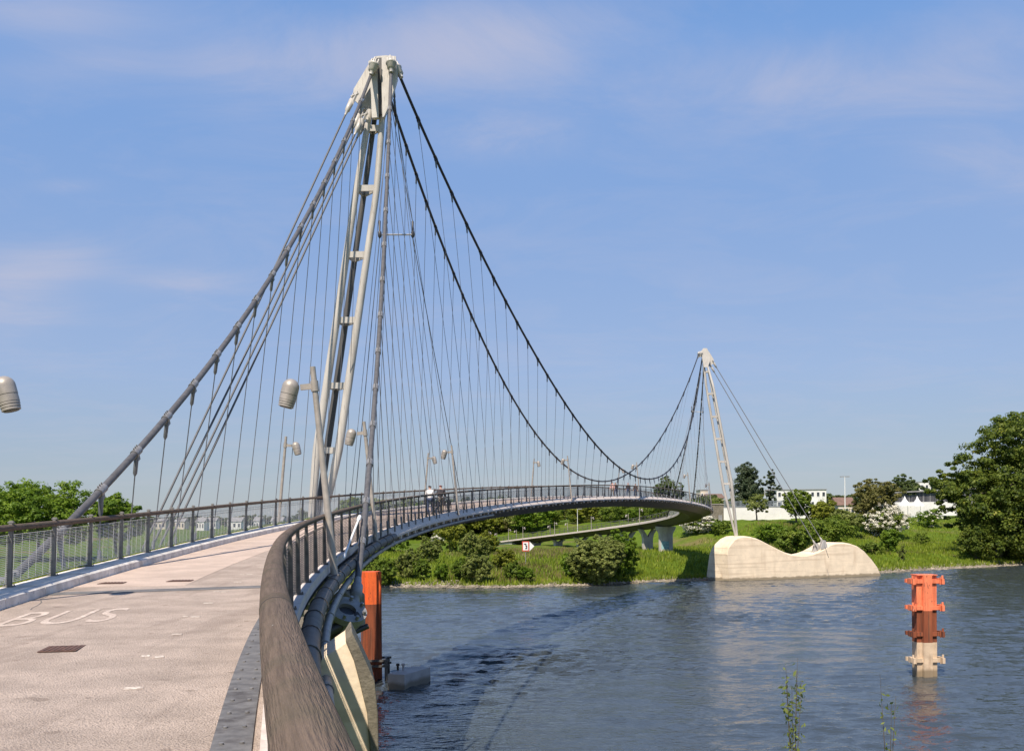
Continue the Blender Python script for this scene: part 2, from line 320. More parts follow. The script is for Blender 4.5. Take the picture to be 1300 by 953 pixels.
# road lettering
cu = bpy.data.curves.new('lettering', 'FONT'); cu.body = 'BUS'; cu.size = 1; cu.space_character = 1.12; cu.offset = .0
to = bpy.data.objects.new('lettering', cu); col.objects.link(to); bpy.context.view_layer.update()
me = bpy.data.meshes.new_from_object(to.evaluated_get(bpy.context.evaluated_depsgraph_get())); bpy.data.objects.remove(to)
xs = np.array([v.co[:2] for v in me.vertices]); x0, x1 = xs[:, 0].min(), xs[:, 0].max(); hgt = xs[:, 1].max()
pb0 = np.array([-7.26, 14.2]); pb1 = np.array([-5.87, 14.8])        # baseline start and end on the deck
sv = S(15); p, t, n = fr(sv); up = np.array([t.x*.97-n.x*.02, t.y*.97]); ln = 1.9
for v in me.vertices:
    a = (v.co.x-x0)/(x1-x0); b_ = v.co.y/hgt
    q = pb0+(pb1-pb0)*a+up*ln*b_
    sq = S(q[1]); 
    for _ in range(3):
        pp, tt, nn = fr(sq); sq += (q[0]-pp.x)*tt.x+(q[1]-pp.y)*tt.y
    v.co = Vector((q[0], q[1], fr(sq)[0].z+.005))-bridge.location
me.materials.append(M['marking'])
o = bpy.data.objects.new('lettering', me); col.objects.link(o); o.parent = bridge
# pipes below the right-hand edge
mb = MB(); mb.tube([B(q, -.30, -.26) for q in samples(S0, S(43))], .155, 16)
for k in range(24): sv = S(7)+k*2.05; (mb.tube([B(sv-.05, -.30, -.26), B(sv+.05, -.30, -.26)], .175, 14) if sv < S(42) else None)
mb.build('edge_pipe', M['pipe'], bridge)
mb = MB(); DP = lambda q, dz=0: B(q, float(np.interp(q, [S(14), S(42)], [-.52, -.14])), -.62+dz); mb.tube([DP(q) for q in samples(S0, S(75))], .082, 12)
for k in range(16): sv = S(5)+k*3.9; mb.tube([DP(sv-.05), DP(sv+.05)], .10, 12)
mb.build('drain_pipe', M['pipe_light'], bridge)
# brackets that carry the hangers below the edge (copies of one mesh)
bk = MB(); bk.box((-.12, 0, -.10), (.30, .09, .10)); bk.box((-.22, 0, -.20), (.10, .14, .16)); bk.box((.05, 0, -.12), (.1, .2, .16))
bkm = bk.mesh('hanger_bracket', M['coping'])
for k in range(74):
    sv = S(20)+k*2.32
    link_mesh('hanger_bracket', bkm, bridge, B(sv, -.12 if sv < S(43) else -.20, -.28)-bridge.location, (0, 0, heading(sv)-math.pi/2))

# ================================================================ RAILINGS
def post_mesh(h=1.19, side=1):
    m = MB()
    for y in (-.035, .035):
        m.prism([(-.045, y-.008, 0), (.045, y-.008, 0), (.028+side, y-.008, h), (-.028+side, y-.008, h)], (0, .016, 0))
    m.box((0, 0, .012), (.18, .16, .024)); m.box((.5*side, 0, h*.52), (.055, .06, .05)); m.box((side, 0, h-.03), (.10, .10, .02))
    for x in (-.07, .07):
        for y in (-.055, .055): m.tube([(x, y, .02), (x, y, .05)], .012, 6)
    return m
def railing(name, label, l, s0, s1, zf, net_mat, side, wood=True, sp=2.35, nw=21, group=None, pm_=None):
    r = thing(name, label, 'railing', B((s0+s1)/2, l, zf), group)
    pts = [B(q, l-side, 1.25) for q in samples(s0, s1)]
    mb = MB()
    if wood: mb.tube(pts, .07, 16, up=(0, 0, 1), ell=(.85, 1.0))
    else: mb.tube(pts, .05, 8, up=(0, 0, 1))
    ho = mb.build('handrail', M['wood'] if wood else M['post'], r)
    if wood:
        nv = len(ho.data.vertices); at_ = ho.data.attributes.new('grain', 'FLOAT_VECTOR', 'POINT'); sl_ = samples(s0, s1); gv = np.zeros((nv, 3))
        for i, q in enumerate(sl_):
            for j in range(16): t = 2*math.pi*(j+.5)/16; gv[i*16+j] = (math.cos(t)*.06, math.sin(t)*.07, q*.045+math.floor(q/4.7)*.37)
        for e0, i in ((len(sl_)*16, 0), (len(sl_)*16+16, len(sl_)-1)): gv[e0:e0+16] = gv[i*16:i*16+16]
        at_.data.foreach_set('vector', gv.ravel())
        q = S(4.2) if side == 0 else s0+3.
        while q < min(s1, S(90)): mb = MB(); mb.tube([B(q-.006, l-side, 1.25), B(q+.006, l-side, 1.25)], .0712, 16, up=(0, 0, 1), ell=(.85, 1.0)); mb.build('rail_joint', M['black'], r); q += 4.7
    pm = post_mesh(side=side).mesh('post', pm_ or M['post']); k = 0
    q = s0+1.
    while q < s1:
        link_mesh('post', pm, r, B(q, l, zf)-r.location, (0, 0, heading(q)-math.pi/2)); q += sp; k += 1
    mb = MB()
    for i in range(nw):
        z = zf+.07+i*(.86/(nw-1)); lean = -side*(z-zf)/1.19
        rad = (.0074 if side else .0092) if 0 < i < nw-1 else .010
        mb.tube([B(q, l+lean+.03, z) for q in samples(s0, s1, .5, 2.35)], rad, 4, cap=False)
    q = s0+.2
    while q < s1 and q < S(70):                                    # vertical ties of the net
        mb.tube([B(q, l+.035, zf+.06), B(q, l+.03-.75*side, zf+.94)], .006, 3, cap=False); q += .39
    mb.build('wire_net', net_mat, r)
    mb = MB()
    for z in (1.0, 1.08, 1.16): mb.tube([B(q, l-.9*side, z) for q in samples(s0, s1, .6, 2.4)], .006, 4, cap=False)
    mb.build('tension_wire', M['net'], r)
    return r
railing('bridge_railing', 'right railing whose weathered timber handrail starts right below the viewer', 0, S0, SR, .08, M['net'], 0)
railing('bridge_railing', 'left railing with timber handrail and grey wire net above the stone kerb', W, S(2), SR, .185, M['netsunlit'], .05, nw=27, pm_=M['postlight'])
railing('ramp_railing', 'far railing along the outer side of the lower ramp', 0, SR+.5, SE, .08, M['net'], 0, False, 2.35, 9)
railing('ramp_railing', 'near grey railing of the lower ramp above the V shaped piers', W, SR+.5, SE, .1, M['net'], 0, False, 2.35, 9)

# ================================================================ PYLONS
def rung(mb, a, b, h, d, mi=0):
    a, b = Vector(a), Vector(b); v = b-a; mid = (a+b)/2
    ang = math.atan2(v.y, v.x)
    tilt = math.atan2(v.z, math.hypot(v.x, v.y))
    mb.box(mid, (v.length, d, h), Matrix.Rotation(ang, 3, 'Z') @ Matrix.Rotation(-tilt, 3, 'Y'), mi)
def pline(P, z):
    zs = [p.z for p in P]
    return Vector([float(np.interp(-z, [-q for q in zs], [p[i] for p in P])) for i in range(3)])
def pylon(label, legs, rungs_z, base):
    r = thing('bridge_pylon', label, 'pylon', base)
    for P, rad in legs:
        mb = MB(); pts = []; rl_ = []
        for i, p in enumerate(P):
            ri = (.165, .185, .235, .17)[i]                                  # soften the bends
            if 0 < i < len(P)-1:
                for t in (-.8, -.4, 0, .4, .8):
                    d = (P[i-1]-p).normalized() if t < 0 else (P[i+1]-p).normalized()
                    pts.append(p+d*abs(t)+((P[i-1]-p).normalized()+(P[i+1]-p).normalized())*.12*(1-abs(t))); rl_.append(ri)
            else: pts.append(p); rl_.append(ri)
        mb.tube(pts, [q*rad for q in rl_], 20); mb.build('leg', M['leg_slotshade'] if P is legs[2][0] and base.y < 100 else M['paint'], r)
    for z in rungs_z:
        mb = MB(); a, b, cc = (pline(P, z) for P, _ in legs)
        rung(mb, a, b, .34, .12); rung(mb, a+Vector((0,0,.004)), cc, .30, .10); rung(mb, b-Vector((0,0,.004)), cc, .30, .10)
        mb.build('rung', M['paint'], r)
    return r
Y1 = 57.3
def px(P, Y): return [at(x, y, Y+d) for x, y, d in P]
L1 = [px([(470,140,0),(452.5,240,0),(402,572,0),(390,730,0)], Y1), px([(486,140,0),(478.5,240,0),(430,572,0),(394,730,0)], Y1),
      px([(477,140,.4),(463,240,1.15),(415,572,1.1),(392,730,0)], Y1)]
base1 = L1[2][-1]; base1 = Vector((base1.x, base1.y, base1.z))
pyl1 = pylon('tall near pylon of three leaning steel tubes with white head plates', [(L1[0], 1.), (L1[1], 1.), (L1[2], .85)],
             [at(470, y, Y1).z for y in (163, 239, 323, 406, 489, 571)], base1)
Y2 = 164.5
L2 = [px([(893.6,463,0),(896.5,490,0),(918.5,620,0),(934.5,683,0)], Y2), px([(898.5,463,0),(903,490,0),(927,614,0),(936,683,0)], Y2),
      px([(898,463,-.4),(905.5,490,-1.1),(929,614,-1.1),(936,683,0)], Y2)]
base2 = L2[1][-1].copy()
pyl2 = pylon('smaller looking far pylon standing on the pale concrete pier', [(p, 1.) for p in L2],
             [at(905, y, Y2).z for y in (472, 500, 529, 557, 586, 614)], base2)
def head(r, Y, main, fins, sockets, sc_, tk, front=None):
    f = lambda x, y, d=0: at(x, y, Y+d)
    mb = MB(); cx_ = sum(q[0] for q in main)/len(main); cy_ = sum(q[1] for q in main)/len(main)
    mb.prism([f(x, y, tk-.16) for x, y in main], (0, .16, 0))
    mb.prism([f(cx_+(x-cx_)*.9, cy_+(y-cy_)*.93, -tk*.45) for x, y in main], (0, tk*1.1, 0), 1)  # inner block coloured dark: the shade inside the head slot is painted in
    if front:
        for poly in front: mb.prism([f(x, y, -tk) for x, y in poly], (0, .12, 0)); mb.prism([f(cx_+(x-cx_)*.985, cy_+(y-cy_)*.985, -tk+.12) for x, y in poly], (0, tk*.7, 0))
    else: mb.prism([f(x, y, -tk) for x, y in main], (0, .16, 0))
    mb.build('head_plate', [M['headpaint'], M['leg_slotshade']], r)
    for d, poly in fins:
        mb = MB(); mb.prism([f(x, y, d) for x, y in poly], (0, .14, 0)); mb.build('fin_plate', M['headpaint'], r)
    for x, y, x2, y2, d in sockets:
        a, b = f(x, y, d), f(x2, y2, d-.15); v = (a-b).normalized(); mb = MB()
        mb.tube([b-v*.1, b+v*.15, b+v*.16, a, a+v*.02, a+v*.12], [.10, .13, .22, .25, .30, .28], 14)
        for k in range(5):
            t = 2*math.pi*k/5; w_ = v.orthogonal().normalized(); w2 = v.cross(w_)
            o_ = w_*(.2*math.cos(t))+w2*(.2*math.sin(t)); mb.tube([a+o_, a+o_+v*.42], .045, 6)
        mb.tube([a+v*.1, a+v*.55], .035, 6)
        mb.build('cable_socket', M['paint'], r)
head(pyl1, Y1, [(467.5,78),(478,71.5),(490,70.5),(502.5,71.5),(504.5,98),(495,131),(487,148),(472,149.5),(471,120)],
     [(.1, [(470,78),(476,74),(477,100),(462,124),(454,131),(447.5,125),(449,113)]), (.75, [(478,92),(477,135),(464,148),(457,143),(459,133)])],
     [(474.5,84,471.5,93,-.95), (496.5,81.5,496.6,90,-.95), (504, 88, 509, 97, .3)], 1, .62, [[(467.5,78),(477.5,71.5),(479,96),(480.5,149),(472,149.5),(471,120)], [(484.5,71),(502.5,71.5),(504.5,98),(495,131),(487.5,148),(485.5,149),(484.5,112)]])
head(pyl2, Y2, [(890,446),(893,441.8),(897.5,442),(900,447),(901.5,458),(898.5,466),(893.5,466)],
     [(.3, [(896,444),(900,446),(906,456),(906.5,461),(903,463),(899,466),(897,466)])],
     [(887.5,449.5,886.8,453,.2), (890,449,889.4,452.5,-.5)], 1, .62)

# ================================================================ MAIN CABLES AND HANGERS
def plan_quad(A, Mi, Bq):
    ys = [A[1], Mi[1], Bq[1]]; xs_ = [A[0], Mi[0], Bq[0]]; cf = np.polyfit(ys, xs_, 2)
    return lambda Y: float(np.polyval(cf, Y))
def lift(pts, plan, lo, hi, deg):
    Ys, Zs = [], []
    g = np.linspace(lo, hi, 3000); X = np.array([plan(v) for v in g])
    for x, y in pts:
        a, b = ray(x, y); i = int(np.argmin(abs(X/g-a))); Ys.append(g[i]); Zs.append(EYE+b*g[i])
    return np.polyfit(np.array(Ys)-100, Zs, deg)
tipm = at(505, 95, 57.9)
plL = plan_quad((-7.0, 57.7), (10.6, 124.5), (30.1, 163.7)); plR = plan_quad((-6.4, 57.9), (17.1, 127.), (30.4, 164.))
pxL = [(498,132),(512,176),(529,222),(543,263),(558,302),(573,339),(585,369),(599,399),(607,418.5),(621,450),(633,472.5),(642.5,491),(653,508.5),(662.7,526),(680,550.6),(689.6,562),(698,572.4),(714,587.5),(729,599),(743,607),(756,610),(769,610.7),(781,607.7),(793,602.6),(804,596),(814.7,587.5),(829.8,570.7),(840,554),(860,515),(886,453)]
pxR = [(512,107),(525,137),(541,175),(562,222),(583,264),(601,302),(618,337),(634.5,367),(650,397.6),(661.6,417.5),(678.5,447),(703,490),(714,508),(725,523),(735,537),(745,550),(754,561.5),(762.6,571.6),(771,580),(778.6,587.5),(786,593),(799.6,601),(806,604),(818,607.7),(828,607.7),(840,604.3),(855,590),(870.5,560),(891,473)]
cfL = lift(pxL, plL, 57.7, 163.7, 6); cfR = lift(pxR, plR, 58.2, 164, 6)
cL = lambda Y: Vector((plL(Y), Y, float(np.polyval(cfL, Y-100)))); cR = lambda Y: Vector((plR(Y), Y, float(np.polyval(cfR, Y-100))))
def line3(P0, P1, bow):
    """hanging cable from P0 (low end) to P1 (head), straight in plan"""
    def f(Y):
        t = (Y-P0[1])/(P1[1]-P0[1]); a = Vector(P0).lerp(Vector(P1), t); a.z -= bow*4*t*(1-t); return a
    return f
cSL = line3((-10.1, 20.3, 8.75), tuple(at(473, 90, 56.8)), 2.35)
cSR = line3((-4.26, 28., 8.15), tuple(at(496.6, 88, 56.6)), 3.0)
h2 = at(892, 452, Y2)
cFL = line3((29.2, 193., 10.2), (h2.x, h2.y, h2.z), 2.4); cFR = line3((35.0, 200.5, 10.4), (h2.x+.3, h2.y+.3, h2.z-.8), 2.6)
clampm = {}
def clamp_mesh(rad, m_):
    k = (rad, m_.name)
    if k not in clampm:
        mb = MB(); mb.tube([(-.16, 0, 0), (.16, 0, 0)], rad+.024, 10); 
        for x in (-.10, 0, .10): mb.tube([(x, 0, rad), (x, 0, rad+.075)], .018, 6)
        mb.box((0, 0, -rad-.06), (.14, .07, .16))
        clampm[k] = mb.mesh('clamp', m_)
    return clampm[k]
def cable(label, fn, Y0, Y1_, rad, m_, cm, pairs, step, hm=M['wire'], hr=.0155, extra=()):
    """pairs: (Y on the cable, point on the deck edge)"""
    r = thing('suspension_cable', label, 'cable', fn((Y0+Y1_)/2))
    n = int(abs(Y1_-Y0)/step)+1
    mb = MB(); mb.tube([fn(Y0+(Y1_-Y0)*i/n) for i in range(n+1)], rad, 12); mb.build('main_cable', m_, r)
    cmh = clamp_mesh(rad, cm)
    for Yc, D in pairs:
        p = fn(Yc); t = (fn(Yc+.1)-p).normalized()
        q = link_mesh('clamp', cmh, r, p-r.location); q.rotation_euler = t.to_track_quat('X', 'Z').to_euler()
        mb = MB(); a = p-Vector((0, 0, rad+.05)); d = (D-a).normalized()
        mb.tube([a, a+d*.06, a+d*.42, a+d*.5, D-d*.6, D-d*.55, D-d*.2, D], [.05, .06, .055, hr, hr, .05, .05, .03], 6)
        mb.build('hanger', hm, r)
    for A_, D in extra:
        mb = MB(); d = (D-A_).normalized(); mb.tube([A_, A_+d*.05, A_+d*.5, A_+d*.6, D-d*.5, D], [.05, .06, .055, hr, hr, .03], 6); mb.build('hanger', hm, r)
    return r
eR = lambda Y: B(S(Y), -.2, -.1)
def eL(Y):
    """left edge point whose own Y is Y"""
    q = S(Y)
    for _ in range(4): q -= (B(q, W).y-Y)
    return B(q, W+.2, -.1)
prs = []
for i in range(27): u = i/26; prs.append((61+(127-61)*u, eR(67+(127-67)*u)))
for i in range(1, 14): u = i/13; prs.append((127+(160.2-127)*u, eR(127+(154-127)*u)))
hd1 = at(503, 130, 57.9)
cable('right dark main span cable sagging from the near pylon to the far one', cR, 58.0, 164., .085, M['cable_dark'], M['cable_dark'], prs, 1.6,
      extra=[(at(500, 112+7*i, 58.0), eR(58.5+2.8*i)) for i in range(3)])
prs = []
for i in range(26): u = i/25; prs.append((60.5+(124.5-60.5)*u, eL(69+(124.5-69)*u)))
for i in range(1, 16): u = i/15; prs.append((124.5+(160-124.5)*u, eL(124.5+(156-124.5)*u)))
cable('left dark main span cable, the lower one between the pylons', cL, 57.8, 163.7, .085, M['cable_dark'], M['cable_dark'], prs, 1.6,
      extra=[(at(497, 112+8*i, 57.8), eL(60+3.*i)) for i in range(3)])
prs = [(22.5+1.95*i, eL(22.3+2.3*i)) for i in range(17)]
sl = cable('grey side cable falling from the near pylon to behind the left railing', cSL, 20.3, 56.8, .088, M['cable_grey'], M['bolt'], prs, 1.2)
prs = [(30.2+2.0*i, eR(30.6+2.25*i)) for i in range(13)]
sr = cable('grey side cable dropping almost straight beside the right railing in front of the near pylon', cSR, 28., 56.6, .092, M['cable_grey'], M['bolt'], prs, 1.2)
prs = [(168+2.6*i, eL(160+3.4*i)) for i in range(9)]
cable('dark side cable from the far pylon to the inner edge of the bend', cFL, 193., Y2, .10, M['cable_dark'], M['cable_dark'], prs, 1.5)
prs = [(168+2.6*i, eR(158+3.4*i)) for i in range(12)]
cable('dark side cable from the far pylon to the outer edge of the bend', cFR, 200.5, Y2+.3, .10, M['cable_dark'], M['cable_dark'], prs, 1.5)
# brace rod beside the right side cable, cable shoes
mb = MB(); a = cSR(31.2)+Vector((-.12, 0, .2)); b = B(S(27.3), -.25, .05); d = (b-a).normalized()
mb.tube([a, a+d*.1, a+d*.45, a+d*.5, b-d*.4, b-d*.3, b], [.03, .06, .06, .032, .032, .05, .03], 8); mb.build('brace_rod', M['white'], sr)
mb = MB(); p0 = cSR(28.); t0 = (cSR(28.6)-p0).normalized()
mb.tube([p0-t0*.9, p0-t0*.5, p0-t0*.49, p0+t0*.1, p0+t0*.11, p0+t0*.5], [.12, .12, .165, .165, .125, .10], 16); mb.build('cable_shoe', M['pipe_light'], sr)
mb = MB(); p0 = cSL(20.3); t0 = (cSL(21)-p0).normalized()
mb.tube([p0-t0*1.6, p0-t0*.6, p0-t0*.59, p0, p0+t0*.01, p0+t0*.5], [.12, .12, .24, .24, .15, .12], 14)
for dx in (-.25, .25): mb.box(p0+Vector((dx, -.2, -.5)), (.08, .3, 1.6))
mb.build('cable_shoe', M['pipe_light'], sl)
# back stays
def stay(label, A_, D, rad, group=None):
    r = thing('back_stay', label, 'stay cable', D, group); d = (D-A_).normalized()
    mb = MB(); mb.tube([A_+d*1.2, A_.lerp(D, .5)-Vector((0,0,.12)), D-d*1.4], rad, 10); mb.build('stay_rope', M['stay'] if A_.y < 100 else M['staysunlit'], r)
    for P, q in ((A_, d), (D, -d)):
        mb = MB(); mb.tube([P+q*.35, P+q*.4, P+q*1.15, P+q*1.2, P+q*1.5], [.12, .17, .14, .09, .055], 12)
        o_ = Vector((-q.y, q.x, 0)).normalized()
        for k in (-.16, .16): mb.prism([P+o_*k+q*.6+Vector((0,0,.13)), P+o_*k+q*.6-Vector((0,0,.13)), P+o_*k-q*.12-Vector((0,0,.12)), P+o_*k-q*.12+Vector((0,0,.12))], o_*.05)
        mb.tube([P-o_*.26, P+o_*.30], .06, 10); mb.build('fork_socket', M['paint'], r)
anc1 = Vector((-16.85, 46., 7.2))
for i, (hx, hy, hd, ox, oy, w_) in enumerate(((450, 121, -.5, -.45, -.25, 'uppermost of the four near back stays, starting highest on the pylon head'), (459, 140, .8, -.15, -.08, 'second of the four near back stays counted from the left'),
        (462, 146, -.3, .15, .08, 'third of the four near back stays counted from the left'), (465, 150, .5, .45, .25, 'lowest of the four near back stays, nearest the pylon legs'))):
    stay(w_, at(hx, hy, Y1+hd), anc1+Vector((ox, oy, 0)), .052)
stay('upper right of the two thin stays running down to the pale concrete pier', at(904.5, 458, Y2+.3), at(1046, 690, 169), .06)
stay('lower left of the two thin stays running down to the pale concrete pier', at(902, 464, Y2), at(1037, 694, 168), .06)
# cross bar hung between thin wires right of the near pylon, and its twin at the far pylon
for lab, a, b, t, e1, e2, k in (('thin horizontal cross bar hung on wires beside the near pylon', at(482, 298, 57.), at(524, 298, 58.8), at(494, 120, 57.6), eL(61), eR(66), 1.),
                                ('small horizontal cross bar hung on wires beside the far pylon', at(878, 522, 164.), at(892.5, 523, 163.4), at(892, 462, 164.2), eL(158), eR(160), 1.)):
    r = thing('spreader_bar', lab, 'spreader bar', (a+b)/2)
    mb = MB(); mb.tube([a, b], .045, 8); mb.build('bar', M['paint'], r)
    for p, e in ((a, e1), (b, e2)):
        mb = MB(); mb.tube([p-Vector((0,0,.2)), p-Vector((0,0,.1)), p+Vector((0,0,.15)), p+Vector((0,0,.2)), p+Vector((0,0,.75)), p+Vector((0,0,.8))], [.03, .1, .1, .05, .07, .03], 8); mb.build('insulator', M['socket'], r)
        mb = MB(); mb.tube([p+Vector((0,0,.7)), t], .02, 6); mb.tube([p-Vector((0,0,.15)), e], .024, 6); mb.build('wire', M['wire'], r)

# ================================================================ LAMPS
def lamp_proto(name, label, h, group, small=False):
    r = thing(name, label, 'lamp', (0, 0, 0), group)
    n = 14 if not small else 8
    mb = MB(); mb.tube([(0,0,0),(0,0,.02),(0,0,h)], [.085, .08, .06], n); mb.box((0,0,.02), (.26,.26,.03)); mb.tube([(0,0,h-.52),(0,0,h-.30)], .085, n); mb.build('lamp_post', M['lamp'], r)
    mb = MB(); mb.box((.17, 0, h-.41), (.26, .07, .12)); mb.build('arm', M['lamp'], r)
    mb = MB(); ax = Vector((.36, 0, -1)).normalized(); c0 = Vector((.44, 0, h-.22))
    ns = 24 if not small else 10
    dome = [(.018*0+.18*(1-math.cos(t)), .18*math.sin(t)) for t in np.linspace(.12, math.pi/2, 7)]
    mb.tube([c0+ax*a for a, _ in dome]+[c0+ax*.33], [q for _, q in dome]+[.18], ns)
    mb.tube([c0+ax*.325, c0+ax*.345], .172, ns, 1)
    mb.tube([c0+ax*.34, c0+ax*.46], .176, ns)
    for k in range(3): mb.tube([c0+ax*(.465+.05*k), c0+ax*(.505+.05*k)], .172-.006*k, ns); mb.tube([c0+ax*(.455+.05*k), c0+ax*(.47+.05*k)], .150, ns, 1)
    hd = mb.build('lamp_head', [M['lamp'], M['lampband']], r)
    mb = MB(); mb.tube([c0+ax*.607, c0+ax*.622], .13, 12); q = mb.build('lens', M['lampband'], r); q.parent = hd
    return r
GL = 'lamps along the bridge'
lp = lamp_proto('bridge_lamp', '', 4.45, GL)
lamps = [  # side, Y on the edge, label, scale
    (0, 24.3, 'nearest lamp on the right edge, its post rising in front of the near pylon', 1.12),
    (0, 37.5, 'lamp on the right edge half hidden behind the grey side cable', 1.0),
    (0, 64., 'lamp on the right edge just in front of the two walking cyclists', .98),
    (0, 98., 'lamp on the right edge where the lower main cable meets the railing', .96),
    (0, 121.5, 'lamp on the right edge beside the lowest point of the main cables', .96),
    (0, 146., 'lamp on the right edge in front of the lone tree beyond the deck', .96),
    (0, 166., 'farthest lamp on the right edge at the outside of the bend', .96),
    (1, 16.6, 'lamp at the left border of the picture of which only the head shows', .94),
    (1, 46.5, 'lamp on the left edge beside the foot of the near pylon', .97),
    (1, 77., 'lamp on the left edge just left of the walking cyclists', .95),
    (1, 104., 'lamp on the left edge close behind the right one at the sagging cable', .95),
    (1, 132., 'lamp on the left edge between the crossing main cables', .95)]
for i, (sd, Y, lab, k) in enumerate(lamps):
    o = lp if i == 0 else copy_tree(lp)
    sv = S(Y) if sd == 0 else S(Y)
    if sd:
        for _ in range(4): sv -= (B(sv, W).y-Y)
    o.location = B(sv, -.28 if sd == 0 else W+.28, -.15); o['label'] = lab; o.scale = (k, k, k)
    h = heading(sv); o.rotation_euler = (Matrix.Rotation(h+(math.pi/2 if sd == 0 else -math.pi/2), 4, 'Z') @ Matrix.Rotation(.095, 4, 'Y')).to_euler()
GR = 'small lamps along the lower ramp'
rl = lamp_proto('ramp_lamp', '', 3.3, GR, True)
rlab = 'small pole lamp standing along the lower ramp and its footpath'
for i, (l, Y) in enumerate([(-.2, 206), (W+.2, 214), (-.2, 231), (W+.2, 238), (W+.2, 255), (-.2, 258), (-.2, 266), (W+.2, 270), (W+.2, 277), (-.2, 282), (-.2, 292), (W+.2, 287), (-.2, 302), (W+.2, 296)]):
    o = rl if i == 0 else copy_tree(rl); sv = S(Y); o.location = B(sv, l, -.1); o['label'] = rlab
    o.rotation_euler.z = heading(sv)+(math.pi/2 if l < 0 else -math.pi/2)
# ================================================================ GROUND, WATER
_wx = [-2500,-300,-60,-17.7,-1.1,11.5,25.5,34,61.6,81,102,160,300,3000]; _wy = [180,156,153,153.5,149,153,161.5,165,178,191,204,232,290,1400]
def Yw(X): return float(np.interp(X, _wx, _wy))
def sstep(a, b, x): t = min(1, max(0, (x-a)/(b-a))); return t*t*(3-2*t)
def gz(X, Y):
    d = (Y-Yw(X))*.93
    dm = float(np.interp(X, [-400, -60, 0, 20, 45, 60, 400], [200, 150, 128, 105, 52, 34, 34])); dl = float(np.interp(X, [0, 45, 70], [45, 38, 40]))
    top = float(np.interp(X, [-400, -40, 0, 60], [5.0, 6.2, 8.6, 9.4]))
    z = -2.2*(1-sstep(-8, 0, d)) + .75*sstep(-.5, 3, d) + 1.75*sstep(2.5, 13, d)+.7*sstep(12, 40, d)
    z += (top-3.2)*sstep(dm, dm+dl, d)
    if d > 2: z += .16*math.sin(X*.31+1.3)*math.cos(Y*.23)+.12*math.sin(X*.73+Y*.5)
    return z
Xs = sorted(set([-2500,-1500,-900,-600,-400,-300,-220,-160,-120,-90]+list(range(-70, 140, 2))+[150,165,185,210,240,280,340,450,600,900,1400,2200,3000]))
Ds = [-9,-4,-1.5,0,.8,1.6,2.5,3.5,5,7,9,11,13,15,18,21,25,29,33,37,41,45,50,55,60,65,70,76,82,90,98,106,114,122,130,140,150,160,170,180,200,230,270,330,420,560,800,1300,2200,4500]
mb = MB(); vs = []
for d in Ds:
    for X in Xs:
        Y = Yw(X)+d; vs.append((X, Y, gz(X, Y)))
nx = len(Xs); mb.add(vs, [(j*nx+i, j*nx+i+1, (j+1)*nx+i+1, (j+1)*nx+i) for j in range(len(Ds)-1) for i in range(nx-1)], 0, True)
def groundmat():
    m = bpy.data.materials.new('river_meadow'); m.use_nodes = True; nt = m.node_tree; N = nt.nodes; L = nt.links; b = N['Principled BSDF']
    b.inputs['Roughness'].default_value = .95; b.inputs['Specular IOR Level'].default_value = .1
    tc = N.new('ShaderNodeTexCoord')
    def noise(sc_, det=5, rough=.6):
        n = N.new('ShaderNodeTexNoise'); n.inputs['Scale'].default_value = sc_; n.inputs['Detail'].default_value = det; n.inputs['Roughness'].default_value = rough
        L.new(tc.outputs['Object'], n.inputs['Vector']); return n
    def ramp(src, stops):
        r = N.new('ShaderNodeValToRGB'); e = r.color_ramp.elements
        e[0].position, e[0].color = stops[0][0], (*stops[0][1], 1); e[1].position, e[1].color = stops[1][0], (*stops[1][1], 1)
        for p_, c_ in stops[2:]: q = e.new(p_); q.color = (*c_, 1)
        L.new(src, r.inputs[0]); return r
    def mix(f, a, b_):
        x = N.new('ShaderNodeMix'); x.data_type = 'RGBA'; L.new(f, x.inputs['Factor']); L.new(a, x.inputs['A']); L.new(b_, x.inputs['B']); return x.outputs['Result']
    g1 = ramp(noise(.9, 8, .7).outputs['Fac'], [(.3, (.058, .10, .010)), (.55, (.10, .155, .014)), (.75, (.165, .20, .03))])
    g2 = ramp(noise(1.6, 8, .7).outputs['Fac'], [(.3, (.12, .105, .04)), (.7, (.21, .175, .075))])
    f = N.new('ShaderNodeMapRange'); f.inputs['From Min'].default_value = .56; f.inputs['From Max'].default_value = .70; L.new(noise(.06, 4).outputs['Fac'], f.inputs['Value'])
    gr = mix(f.outputs[0], g1.outputs[0], g2.outputs[0])
    st = ramp(noise(2.5, 6, .7).outputs['Fac'], [(.35, (.13, .11, .08)), (.65, (.33, .29, .22))])
    sx = N.new('ShaderNodeSeparateXYZ'); L.new(tc.outputs['Object'], sx.inputs[0])
    ad = N.new('ShaderNodeMath'); ad.operation = 'MULTIPLY_ADD'; ad.inputs[1].default_value = 1.1; L.new(noise(.5, 4).outputs['Fac'], ad.inputs[0]); L.new(sx.outputs['Z'], ad.inputs[2])
    f2 = N.new('ShaderNodeMapRange'); f2.inputs['From Min'].default_value = .95; f2.inputs['From Max'].default_value = 1.35; L.new(ad.outputs[0], f2.inputs['Value'])
    L.new(mix(f2.outputs[0], st.outputs[0], gr), b.inputs['Base Color'])
    bp = N.new('ShaderNodeBump'); bp.inputs['Strength'].default_value = .8; bp.inputs['Distance'].default_value = .4; L.new(noise(3, 5).outputs['Fac'], bp.inputs['Height']); L.new(bp.outputs[0], b.inputs['Normal'])
    return m
M['ground'] = groundmat()
tag(mb.build('ground', M['ground'], recalc=False), kind='structure')
